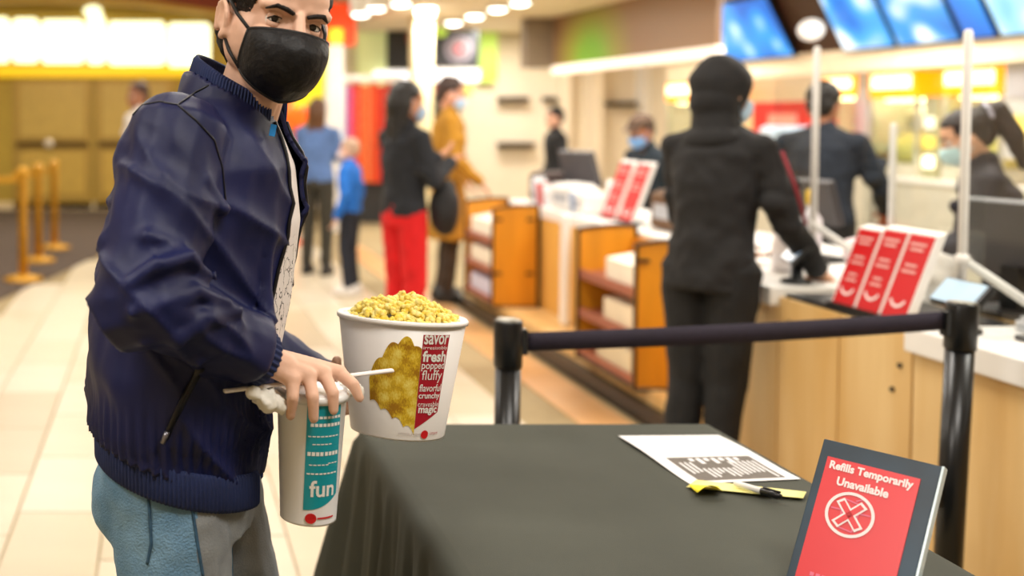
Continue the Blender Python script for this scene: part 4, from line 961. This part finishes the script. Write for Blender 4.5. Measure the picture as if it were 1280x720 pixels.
for (drop, k) in ((0, -2.0), (.0012, -.9), (.005, -.1), (.012, .5), (.024, .85), (.04, 1.0), (.08, 1.0), (.16, 1), (.26, 1), (.36, 1), (.46, 1), (.56, 1), (.64, 1), (.70, 1), (.735, 1)):
    r = []
    for i in range(NP):
        t = i/NP; p, nrm, dc = rect_pt(t)
        corner = max(0, 1-dc/.16); dirc = (p-cen_); dirc = Vector((math.copysign(1, dirc.x), math.copysign(1, dirc.y), 0)).normalized()
        fold = .022*math.sin(t*2*math.pi*46+1.5*math.sin(t*31))+.010*math.sin(t*2*math.pi*101)
        out = nrm*(fold*min(1, drop/.35)+.012*k+.03*drop)+dirc*(corner**1.5)*.16*min(1, drop/.7)
        inn = -dirc*(corner**2)*.012
        q = p+out+inn; q.z = TZ+.004-drop
        if k < 1:
            q = Vector((min(max(p.x, TX0-.012*k), TX1+.012*k), min(max(p.y, TY0-.012*k), TY1+.012*k), 0)) if k < 0 else p+nrm*.012*k+inn
            q.z = TZ+.0045-drop
        r.append(q)
    rows.append(r)
b.rings(rows, cap=False)
n0 = len(b.v); gx, gy = 24, 44
top = [[None]*(gx+1) for _ in range(gy+1)]
for j in range(gy+1):
    for i in range(gx+1):
        x = TX0+.0238+(TX1-TX0-.0476)*i/gx; y = TY0+.0238+(TY1-TY0-.0476)*j/gy
        e_ = min(i, gx-i, j, gy-j)
        z = TZ+.0045+(0 if e_ == 0 else .0035*noise.noise(Vector((x*4, y*7, 0)))+.0022*noise.noise(Vector((x*3, y*20, 5))))
        b.v.append((x, y, z))
for j in range(gy):
    for i in range(gx): b.f.append((n0+j*(gx+1)+i, n0+j*(gx+1)+i+1, n0+(j+1)*(gx+1)+i+1, n0+(j+1)*(gx+1)+i))
tc_ = b.build('tablecloth', CLOTH, None, True); tag(tc_, 'black cloth draped over the table in front', 'tablecloth')
# printed sheet, sticky notes, marker
def tabpt(u, v, z=TZ+.008):
    a = (u-PPX)/FPX; bb_ = (PPY-v)/FPX; c, s = math.cos(R(PITCH)), math.sin(R(PITCH)); d = Vector((a, c+bb_*s, -s+bb_*c)); k = (z-HC)/d.z
    return Vector((d.x*k, d.y*k, z))
q4 = [tabpt(773, 545), tabpt(862, 604), tabpt(1001, 598), tabpt(898, 544)]
def quad(s, t, lift=0):
    p = q4[0]*(1-s)*(1-t)+q4[3]*s*(1-t)+q4[1]*(1-s)*t+q4[2]*s*t; return (p.x, p.y, p.z+lift)
def sheet(name, m, s0, s1, t0, t1, lift, th, parent, nx=10, ny=10):
    b = MB()
    for j in range(ny+1):
        for i in range(nx+1):
            s_, t_ = s0+(s1-s0)*i/nx, t0+(t1-t0)*j/ny
            b.v.append(Vector(quad(s_, t_, lift+.002*math.sin(t_*5)+.003*max(0, t_-.8)))-q4[0])
    for j in range(ny):
        for i in range(nx): b.f.append((j*(nx+1)+i, (j+1)*(nx+1)+i, (j+1)*(nx+1)+i+1, j*(nx+1)+i+1))
    o = b.build(name, m, parent); md = o.modifiers.new('t', 'SOLIDIFY'); md.thickness = th; md.offset = 1; return o
pp = empty('paper_sheet', q4[0], 0, 'white printed sheet with a dark grey table lying on the black cloth', 'paper')
sheet('sheet', mat('white paper', '#efeff1', .8, var=.02), 0, 1, 0, 1, 0, .0004, pp)
sheet('grey_block', mat('grey ink', '#6f6861', .8, scale=60, var=.15), .12, .90, .52, .96, .0006, .0002, pp)
for i in range(16):
    rnd2 = random.Random(i); a = .17+i*.045
    sheet('print_line', mat('white paper', '#efeff1'), a, a+.018, .62-.0*rnd2.random() if i not in (3, 4, 5, 6, 7, 8, 9) else .74, .94-.15*rnd2.random(), .0010, .0002, pp, 1, 4)
for i in range(7): sheet('print_line', MATS['white paper'], .30+i*.07, .34+i*.07, .55, .60+.05*(i % 2), .0010, .0002, pp, 1, 2)
for t_ in (.12, .24, .36, .46): sheet('print_line', mat('faint ink', '#c9c6c6', .8), .08, .92, t_, t_+.008, .0006, .0002, pp, 6, 1)
for i in range(6): sheet('print_line', MATS['faint ink'], .08+i*.168, .086+i*.168, .12, .46, .0006, .0002, pp, 1, 4)
def slip(name, corners, m, label, cat, curl=0.0):
    b = MB(); N = 8; o0 = Vector(corners[0])
    for j in range(N+1):
        for i in range(N+1):
            s_, t_ = i/N, j/N; p = Vector(corners[0])*(1-s_)*(1-t_)+Vector(corners[1])*s_*(1-t_)+Vector(corners[3])*(1-s_)*t_+Vector(corners[2])*s_*t_
            p.z += .012*curl*math.sin(s_*math.pi)*(t_)+.006*curl*t_*t_; b.v.append(p-o0)
    for j in range(N):
        for i in range(N): b.f.append((j*(N+1)+i, j*(N+1)+i+1, (j+1)*(N+1)+i+1, (j+1)*(N+1)+i))
    o = b.build(name, m, None, True); o.location = o0; md = o.modifiers.new('t', 'SOLIDIFY'); md.thickness = .0006; return tag(o, label, cat)
z_ = TZ+.0095
slip('sticky_note', [tabpt(858, 609, z_), tabpt(870, 600, z_), tabpt(1008, 615, z_), tabpt(1004, 623, z_)], mat('pale yellow note', '#f3ec98', .7, var=.04), 'pale yellow paper strip under the marker', 'sticky note')
slip('sticky_note', [tabpt(861, 606, z_+.002), tabpt(898, 608, z_+.002), tabpt(903, 618, z_+.002), tabpt(872, 620, z_+.002)], mat('bright yellow note', '#f4e21c', .7, var=.04), 'bright yellow sticky note with a lifted corner', 'sticky note', 1.0)
mk = empty('marker_pen', tabpt(917, 606, z_+.009), 0, 'white marker pen with a black cap on the yellow strip', 'marker')
ma, mb2 = tabpt(918, 604, z_+.008), tabpt(977, 621, z_+.008); mz = ma.copy(); dm = mb2-ma
mk.location = mz
MB().tube([dm*0, dm*.04, dm*.6], [.0045, .0058, .0058], 14).build('barrel', WHITEP, mk, True)
MB().tube([dm*.58, dm*.92, dm], [.0066, .0066, .004], 14).build('cap', BLACK, mk, True)
MB().tube([dm*.62+Vector((0, 0, .0075)), dm*.98+Vector((0, 0, .0078))], .0018, 6).build('clip', BLACK, mk, True)
# ------------------------------------------------------------------ counter-top refills sign
D1 = 1.60
TLp = PX(1030, 548, D1); D2 = D1*(403.4/438.4); TRp = PX(1178, 583, D2)
ex = (TRp-TLp); SW = ex.length; ex.normalize(); nrm = Vector((-abs(ex.y), -abs(ex.x), 0)).normalized()
ltan = .61; dn = Vector((nrm.x*ltan, nrm.y*ltan, -1)).normalized()
SL = (TLp.z-(TZ+.006))/-dn.z
sgn = empty('refills_sign', TLp+dn*SL, 0, 'red refills notice in a dark blue frame leaning on the black cloth', 'sign')
so = sgn.location.copy(); fn_ = ex.cross(dn).normalized()
if fn_.dot(Vector((-1, -1, 0))) < 0: fn_ = -fn_
def sp_(x, y, e=0): return (TLp-so)+ex*x+dn*y+fn_*e
def splate(name, x0, x1, y0, y1, e0, e1, m, parent, bevel=0):
    b = MB(); b.rings([[sp_(x0, y0, e0), sp_(x1, y0, e0), sp_(x1, y1, e0), sp_(x0, y1, e0)], [sp_(x0, y0, e1), sp_(x1, y0, e1), sp_(x1, y1, e1), sp_(x0, y1, e1)]]); return b.build(name, m, parent, bevel=bevel)
splate('frame', 0, SW, 0, SL, -.012, 0, mat('dark blue frame', '#14384e', .4, scale=8, var=.3, col2='#0c2636'), sgn, .0015)
splate('acrylic_edge', SW, SW+.003, 0, SL, -.012, .001, mat('acrylic edge', '#cfe4ec', .2), sgn)
fx0, fx1, fy0 = .012, SW-.021, .026
splate('red_card', fx0, fx1, fy0, SL-.012, 0, .0012, mat('red card', '#e02028', .35, scale=6, var=.06), sgn)
SWH = mat('sign white', '#fbeaea', .5, var=.02)
def stext(s, xc, y, wd, h_=None, bold=.004):
    v, f, hh = fit_text(s, wd, h_, bold); mapped('lettering', v, f, lambda a, c: sp_(xc+a, y-c, .0022), SWH, sgn)
xc = (fx0+fx1)/2
stext('Refills Temporarily', xc, fy0+.0215, (fx1-fx0)*.90, .0165); stext('Unavailable', xc-.006, fy0+.0405, (fx1-fx0)*.56, .0135)
cyy = fy0+.079; ccx = xc-.013
def sring(name, r0_, r1_, m, e): 
    b = MB(); n = 48
    for k in range(n):
        a = 2*math.pi*k/n
        for rr_ in (r0_, r1_): b.v.append(sp_(ccx+rr_*math.cos(a)*.95, cyy+rr_*math.sin(a), e))
    for k in range(n): b.f.append((2*k, 2*k+1, (2*k+3) % (2*n), (2*k+2) % (2*n)))
    return b.build(name, m, sgn)
sring('emblem_ring', .0295, .034, SWH, .0022)
PK = mat('pink cup outline', '#e8708c', .5, var=.03)
def sbar(name, x0, y0, x1, y1, wd, m, e):
    d = Vector((x1-x0, y1-y0)); n = Vector((-d.y, d.x)).normalized()*wd/2
    b = MB(); b.v = [sp_(ccx+x0+n.x, cyy+y0+n.y, e), sp_(ccx+x1+n.x, cyy+y1+n.y, e), sp_(ccx+x1-n.x, cyy+y1-n.y, e), sp_(ccx+x0-n.x, cyy+y0-n.y, e)]; b.f = [(0, 1, 2, 3)]; return b.build(name, m, sgn)
for a_ in ((-.012, -.022, .012, -.018), (.012, -.018, .008, .024), (.008, .024, -.010, .022), (-.010, .022, -.012, -.022), (-.026, -.004, .026, -.006), (.004, -.022, .014, -.029)): sbar('cup_outline', *a_, .0022, PK, .0020)
sbar('cross_bar', -.016, -.019, .016, .019, .0125, SWH, .0024); sbar('cross_bar', -.016, .019, .016, -.019, .0125, SWH, .00245)
sbar('cross_core', -.0135, -.0165, .0135, .0165, .0075, MATS['red card'], .0028); sbar('cross_core', -.0135, .0165, .0135, -.0165, .0075, MATS['red card'], .0028)
for q_ in range(9): sbar('print_line', -.03+q_*.008, SL-.03-cyy, -.0245+q_*.008, SL-.03-cyy, .006, PK, .002)
b = MB(); b.rings([[sp_(SW*.35, SL*.25, -.012), sp_(SW*.65, SL*.25, -.012), sp_(SW*.65, SL*.25, -.016), sp_(SW*.35, SL*.25, -.016)], [Vector((*(sp_(SW*.35, SL*.25, -.012)-fn_*.05).xy, .001)), Vector((*(sp_(SW*.65, SL*.25, -.012)-fn_*.05).xy, .001)), Vector((*(sp_(SW*.65, SL*.25, -.016)-fn_*.05).xy, .001)), Vector((*(sp_(SW*.35, SL*.25, -.016)-fn_*.05).xy, .001))]]); b.build('easel_back', BLACK, sgn)
# ------------------------------------------------------------------ stanchions with belts
POST = mat('black stanchion', '#0f1216', .28, scale=8, var=.3)
def stanchion(x, y, h, label, lean=0):
    t = empty('stanchion', (x, y, 0), 0, label, 'stanchion', 'black belt stanchions'); t.rotation_euler = (0, R(lean), 0)
    MB().lathe([(.17, 0), (.17, .012), (.12, .03), (.04, .045)], 32).build('base', POST, t, True)
    MB().lathe([(.0315, .03), (.0315, h-.12)], 32).build('tube', POST, t, True)
    MB().lathe([(.034, h-.12), (.0355, h-.115), (.0355, h-.004), (.033, h), (0, h)], 32).build('belt_head', POST, t, True)
    MB().lathe([(.0, h+.0002), (.030, h+.0002), (.030, h+.002), (0, h+.002)], 32).build('top_cap', mat('cap steel', '#9a978c', .35, .5), t, True)
    for zz in (h-.055, .475): MB().box(*((.030, .047) if x < 1.5 else (-.047, -.030)), -.012, .012, zz-.033, zz+.033).build('belt_clip', POST, t, bevel=.003)
    return t
LX, LY, RX, RY = .879, 2.62, 2.055, 2.65
stanchion(LX, LY, .932, 'black stanchion post behind the middle of the table')
stanchion(RX-.03, RY, .972, 'black stanchion post in front of the maple counter', 1.6)
def belt(p0, p1, sag, tw, label):
    b = MB(); N = 30; rr = []
    p0, p1 = Vector(p0), Vector(p1)
    for i in range(N+1):
        t_ = i/N; p = p0.lerp(p1, t_); p.z -= sag*4*t_*(1-t_)
        a = tw*math.sin(t_*math.pi); up = Vector((0, math.sin(a), math.cos(a))); th_ = Vector((0, .0008, 0))
        rr.append([p+up*.024-th_, p+up*.024+th_, p-up*.024+th_, p-up*.024-th_])
    b.rings(rr); return tag(b.build('stanchion_belt', mat('purple black webbing', '#2b2334', .8, scale=60, var=.2, bump=.2), None, True), label, 'belt')
belt((LX+.046, LY, .877), (RX-.045, RY, .925), .006, .12, 'dark upper belt stretched between the two stanchions')
belt((LX+.046, LY, .475), (RX-.06, RY, .475), .004, 0, 'dark lower belt behind the refills sign')
# ------------------------------------------------------------------ the other people
def at(u, D): return (PX(u, 145, D).x, D, 0)
person('person in black hoodie with the hood up standing at the counter', (1.98, 3.80, 0.0), R(38), 1.66, '#d8a888', '#1d1c1d', '#161617', hood='#1d1c1d', mask='#b9d4ea', voxel=.009,
       arms={'R': ((.06, -.235, 1.10), (.30, -.26, .93)), 'L': ((.12, .17, 1.10), (.28, .05, 1.0))}, head=(-20, 6), stripe='#8f2430', slim=.9, legs=.065, coat=.08, tilt=5)
person('woman with black hair, black jacket and bright red trousers', at(506, 6.1), R(20), 1.64, '#c98f6c', '#20242c', '#e0161c', hair='#15110f', hairstyle='long', mask='#a8c4e4',
       arms={'R': ((.05, -.23, 1.12), (.25, -.12, 1.22)), 'L': ((.08, .22, 1.12), (.28, .1, 1.24))}, head=(-10, 6), bag=((.18, -.16, .95), (.1, .09, .17), '#18181c'))
person('man in long ochre coat with pale mask beside the far cabinet', (2.24, 8.12, 0), R(-8), 1.74, '#dca184', '#b5801c', '#3a2c20', hair='#3a2218', mask='#b4d2f2', coat=.42,
       arms={'R': ((.02, -.24, 1.10), (.2, -.2, .92)), 'L': ((.0, .24, 1.10), (.16, .22, .9))}, head=(-6, 14))
person('brown haired person in blue sweater behind the man\'s collar', at(397, 9.5), R(60), 1.60, '#c08a66', '#5f7fb8', '#38352c', hair='#6b4423', hairstyle='long',
       arms={'R': ((.06, -.22, 1.12), (.3, -.16, 1.12)), 'L': ((.06, .22, 1.12), (.28, .16, 1.1))}, voxel=.013)
person('small child in bright blue top next to the red trousers', at(438, 8.4), R(150), 1.26, '#e2b49c', '#1c6fd0', '#1d2230', hair='#d8b49a', mask='#f0dfe0', voxel=.014, shoe='#e8e4e0')
person('far worker in black at the back of the snack counter', at(695, 11.0), R(178), 1.53, '#d8a890', '#17171a', '#17171a', hair='#17130f', hairstyle='short', voxel=.014, head=(0, 8))
person('worker in brown cap and blue mask behind the counter', at(826, 7.2), R(196), 1.47, '#b87a58', '#1d2a34', '#1a1a1c', hair='#3a2a20', hairstyle='short', cap='#5a4434', mask='#7fb0e8', voxel=.012, head=(10, 18), lean=.12)
person('worker in dark navy shirt seen from behind the clear screen', at(1028, 5.6), R(40), 1.62, '#a87458', '#1a2330', '#18181a', hair='#14100f', voxel=.011, slim=1.02,
       arms={'R': ((.12, -.26, 1.12), (.34, -.22, .98)), 'L': ((.1, .26, 1.12), (.32, .2, 1.0))}, head=(0, 8))
person('woman worker with a ponytail and pale teal mask looking down', (3.47, 4.22, 0), R(148), 1.49, '#e0ac8c', '#26202a', '#1a1a1c', hair='#2c1712', hairstyle='tail', mask='#c2e2e4', voxel=.009, slim=.92,
       arms={'R': ((.16, -.2, 1.06), (.34, -.1, .98)), 'L': ((.14, .22, 1.06), (.40, .16, 1.0))}, head=(4, 22), lean=.12)
person('distant person in white shirt behind the navy jacket shoulder', at(174, 10.0), R(-150), 1.76, '#9c6a50', '#ece4dc', '#3a3a40', hair='#4a2a1c', voxel=.015)
# ------------------------------------------------------------------ things on the counter
def screen_post(u, D, x, ztop, label, foot):
    t = empty('screen_post', (x, D, .838 if D > 3.7 else .832), 0, label, 'screen post', 'white sneeze screen posts')
    z0 = t.location.z
    MB().lathe([(.012, 0), (.012, ztop-z0-.01), (.007, ztop-z0)], 14).build('pole', WHITEP, t, True)
    MB().lathe([(.05, 0), (.05, .006), (.02, .012)], 24).build('foot', WHITEP, t, True)
    if foot:
        MB().tube([(0, 0, .20), (.26, -.04, .013)], .013, 10).build('strut', WHITEP, t, True)
        MB().ell((0, 0, .2), (.02, .02, .02)).build('joint', WHITEP, t, True)
screen_post(1020, 3.93, 2.47, 1.71, 'white sneeze screen post in front of the navy shirted worker', True)
screen_post(1207, 3.02, 2.335, 1.70, 'white sneeze screen post in front of the ponytail woman', True)
screen_post(1117, 4.1, 2.885, 1.42, 'short slim screen post between the amber signs', False)
for (y0, y1, x0, x1, lb) in ((3.96, 4.2, 2.47, 2.47, 'clear acrylic screen beside the hooded person'), (3.06, 3.70, 2.43, 2.50, 'clear acrylic screen over the red leaflet stands'), (2.2, 3.0, 2.337, 2.337, 'clear acrylic screen at the right edge of the counter')):
    b = MB(); z0, z1 = .842, 1.6; e = .003
    b.rings([[(x0, y0, z0), (x1, y1, z0), (x1+e, y1, z0), (x0+e, y0, z0)], [(x0, y0, z1), (x1, y1, z1), (x1+e, y1, z1), (x0+e, y0, z1)]])
    tag(b.build('clear_screen', glass('clear acrylic', (.97, .985, .98, 1), .05)), lb, 'screen')
# red leaflet stands
tag(box('leaflet_tray', BLACK, 2.23, 2.6, 3.14, 3.70, .802, .816, bevel=.003), 'flat black tray under the red leaflet stands', 'tray')
def leaflet(x, y0, wd, ht, z, label, motif):
    t = empty('leaflet_stand', (x, y0, z), 0, label, 'leaflet stand', 'red leaflet stands')
    s_ = .34; ca, sa = math.cos(s_), math.sin(s_)
    def pl(nm, a0, a1, h0, h1, e0, e1, m):
        b = MB(); pr = []
        for yy in (a0, a1): pr.append([(sa*h+(-ca)*e, yy, ca*h+(-sa)*-e*-1) for h, e in ((h0, e0), (h1, e0), (h1, e1), (h0, e1))])
        b.rings(pr); return b.build(nm, m, t)
    pl('back', -.008, wd+.008, 0, ht, -.03, .0, WHITEP); pl('card', 0, wd, .01, ht-.004, 0, .004, RED)
    fnx = lambda a, h, e=.0055: (sa*h-ca*e, a, ca*h+sa*e)
    for i, (hh_, ww) in enumerate(((.86, .7), (.80, .55), (.62, .5), (.55, .6), (.40, .4), (.33, .5))):
        if motif == 2 and i > 3: continue
        b = MB(); a0 = wd*(.5-ww/2); b.v = [fnx(a0, ht*hh_), fnx(a0+wd*ww, ht*hh_), fnx(a0+wd*ww, ht*(hh_+.03)), fnx(a0, ht*(hh_+.03))]; b.f = [(0, 1, 2, 3)]
        b.build('text_line', mat('leaflet print', '#f4b8b4', .6), t)
    b = MB(); N = 14; r_ = wd*.36
    for i in range(N+1):
        a_ = R(200+140*i/N)
        for rr_ in (r_, r_*.75): b.v.append(fnx(wd*.5+rr_*math.cos(a_), ht*.28+rr_*math.sin(a_)))
    for i in range(N): b.f.append((2*i, 2*i+1, 2*i+3, 2*i+2))
    b.build('smile_mark', SWH, t)
    MB().box(-.015, .09, -.008, wd+.008, 0, .012).build('foot', BLACK, t)
leaflet(2.25, 3.37, .10, .275, .817, 'red leaflet stand farthest left on the black tray', 1)
leaflet(2.25, 3.253, .10, .285, .817, 'tall red leaflet stand in the middle of the black tray', 1)
leaflet(2.25, 3.136, .10, .285, .817, 'red leaflet stand nearest the teal masked woman', 2)
leaflet(2.68, 6.16, .17, .36, .831, 'red leaflet stand on the far counter, left one', 1)
leaflet(2.68, 5.93, .17, .36, .831, 'red leaflet stand on the far counter, right one', 2)
def terminal(x, y, z, rz, label, face):
    t = empty('card_terminal', (x, y, z), rz, label, 'card terminal')
    MB().lathe([(.05, 0), (.05, .01), (.02, .02), (.018, .07)], 20).build('stand', BLACK, t, True)
    o = MB().box(-.045, .045, -.085, .085, -.012, .012).build('body', BLACK, t, bevel=.008); o.location = (0, 0, .105); o.rotation_euler = (0, R(-50), 0)
    p = MB().box(-.038, .038, -.075, .075, .012, .0145).build('screen', mat('terminal '+face, face, .2, emit=.25), t); p.location = o.location; p.rotation_euler = o.rotation_euler
terminal(2.33, 3.80, .838, R(-20), 'black card terminal under the hooded person\'s hand', '#9db8d8')
terminal(2.29, 2.96, .832, R(0), 'card terminal with pale blue screen beside the red leaflets', '#bcd8ee')
def monitor(x, y, z, rz, label, wd=.32, ht=.26):
    t = empty('till_monitor', (x, y, z), rz, label, 'till')
    MB().box(-.1, .1, -.12, .12, 0, .02).build('base', BLACK, t, bevel=.004); MB().box(-.02, .02, -.03, .03, .02, .16).build('neck', BLACK, t)
    for nm, e0, e1, m, ins in (('case', -.02, .02, mat('grey till case', '#4c4a4e', .5), 0), ('display', .02, .023, mat('till display', '#7890a8', .2, emit=.3), .02)):
        o = MB().box(e0, e1, -wd/2+ins, wd/2-ins, -ht/2+ins, ht/2-ins).build(nm, m, t, bevel=.006); o.location = (0, 0, .25); o.rotation_euler = (0, R(-18), 0)
monitor(2.76, 3.35, .803, R(10), 'grey till monitor in front of the ponytail woman')
monitor(2.78, 4.45, .832, R(15), 'dark till monitor below the navy shirted worker', .26, .2)
monitor(2.9, 7.2, .832, R(20), 'dark till monitor on the far counter by the ochre coat')
def crate(name, m, x, y, z, sx, sy, sz, label, cat, rz=0, lid=None):
    t = empty(name, (x, y, z), rz, label, cat)
    MB().box(-sx/2, sx/2, -sy/2, sy/2, 0, sz).build('body', m, t, bevel=min(sx, sy, sz)*.12)
    MB().box(-sx*.4, sx*.4, -sy*.4, sy*.4, sz, sz+.012).build('lid', lid or m, t, bevel=.004)
    MB().box(-sx/2-.003, -sx/2, -sy*.3, sy*.3, sz*.3, sz*.7).build('slot', mat('grey slot', '#b8bcc4', .5), t)
    return t
crate('receipt_printer', WHITEP, 2.72, 6.85, .832, .2, .26, .16, 'white receipt printer on the far counter', 'printer', .2)
crate('receipt_printer', WHITEP, 2.70, 6.5, .832, .18, .16, .13, 'smaller white printer left of the far red leaflets', 'printer', -.1)
crate('receipt_printer', WHITEP, 2.66, 3.775, .838, .2, .09, .1, 'white box printer behind the card terminal', 'printer', .1)
crate('receipt_printer', WHITEP, 2.73, 2.90, .832, .16, .18, .15, 'white printer at the right edge below the till', 'printer', .15)
crate('brown_tub', mat('brown tub', '#6a4a2c', .6), 2.85, 5.6, .832, .3, .3, .2, 'brown tub behind the red leaflets of the far counter', 'tub')
crate('dark_box', mat('dark merchandise', '#3a2824', .6), 2.86, 7.52, .832, .3, .3, .2, 'dark box with bright stickers by the ochre coat', 'box')
for i, (x, y, c, h_) in enumerate(((2.64, 7.08, '#e8ecf4', .14), (2.66, 6.66, '#8ca4c8', .13), (2.90, 6.66, '#f6f6f6', .2), (2.64, 7.2, '#c83a34', .16), (2.66, 7.32, '#dfe8f8', .18), (2.86, 6.42, '#f0f0f4', .1))):
    t = empty('cup_stack', (x, y, .832), 0, ['pale cup stack beside the far white printer', 'blue grey cup stack on the far counter', 'tallest white cup stack on the far counter', 'red cup stack beside the dark box', 'pale blue cup stack before the dark box', 'short white cup stack by the small printer'][i], 'cup stack', 'cup stacks on the far counter')
    MB().lathe([(.032, 0), (.042, h_), (.038, h_+.002), (.028, .01), (0, .01)], 20).build('cups', mat('cups '+c, c, .4), t, True)
    MB().lathe([(.041, h_-.004), (.045, h_), (.041, h_+.004)], 20).build('rim', WHITEP, t, True)
# sanitiser, wipes and bags between the hooded person and the worker
t = empty('pump_bottle', (2.58, 4.12, .838), 0, 'clear bottle with a yellow cap left of the screen post', 'bottle')
MB().lathe([(.035, 0), (.038, .02), (.038, .2), (.02, .23), (.014, .235), (.014, .26)], 20).build('bottle_body', mat('milky bottle', '#eee8f0', .3), t, True)
MB().lathe([(.018, .26), (.02, .265), (.02, .31), (.012, .32), (0, .32)], 16).build('cap', mat('yellow cap', '#f2c416', .5), t, True)
def bagblob(x, y, z, r, c, label, seed):
    b = MB(); b.ell((0, 0, r[2]*.95), r); b.loft([(0, 0, 0, r[0]*.8, r[1]*.8), (0, 0, r[2]*.6, r[0]*.95, r[1]*.95)])
    o = blob('paper_bag', b, .008, mat('bag paper '+c, c, .7, scale=8, var=.1), None, 2, warp=lambda q, n: .022*noise.noise(q*14+Vector((seed, 0, 0)))); o.location = (x, y, z); tag(o, label, 'bag')
bagblob(2.48, 4.09, .845, (.07, .08, .11), '#f4f0f2', 'white paper bag beside the hooded person\'s arm', 1)
bagblob(2.74, 4.02, .845, (.09, .07, .07), '#f2dfe2', 'pinkish white paper bag behind the white box printer', 5)
bagblob(2.66, 3.56, .808, (.08, .09, .09), '#f6efe8', 'cream paper bag behind the red leaflets', 9)
# snack boxes on a black tray at the right edge
tag(box('snack_tray', BLACK, 2.36, 2.62, 2.45, 2.86, .832, .846, bevel=.003), 'black tray of snack boxes at the right edge', 'tray')
for i, (c, z) in enumerate((('#eceae8', .847), ('#d8b4ae', .868), ('#f4f2f0', .889))):
    o = MB().box(-.11, .11, -.17, .17, 0, .02).build('snack_box', mat('snack box '+c, c, .5, scale=14, var=.2), None, bevel=.003); o.location = (2.49+.01*i, 2.65, z); o.rotation_euler = (0, 0, R(2*i)); tag(o, ['white snack box at the bottom of the pile', 'pinkish snack box in the middle of the pile', 'white snack box on top of the pile'][i]+' on the black tray', 'box', 'snack boxes on the black tray')
# small candy cartons on the near worktop end
for i, (x, y, c, lb) in enumerate(((2.60, 3.02, '#e4e4ea', 'white notepad stack by the till'),)):
    crate('note_stack', mat('notepad '+c, c, .6), x-.1, y-.07, .832, .08, .06, .03, lb, 'notepad')
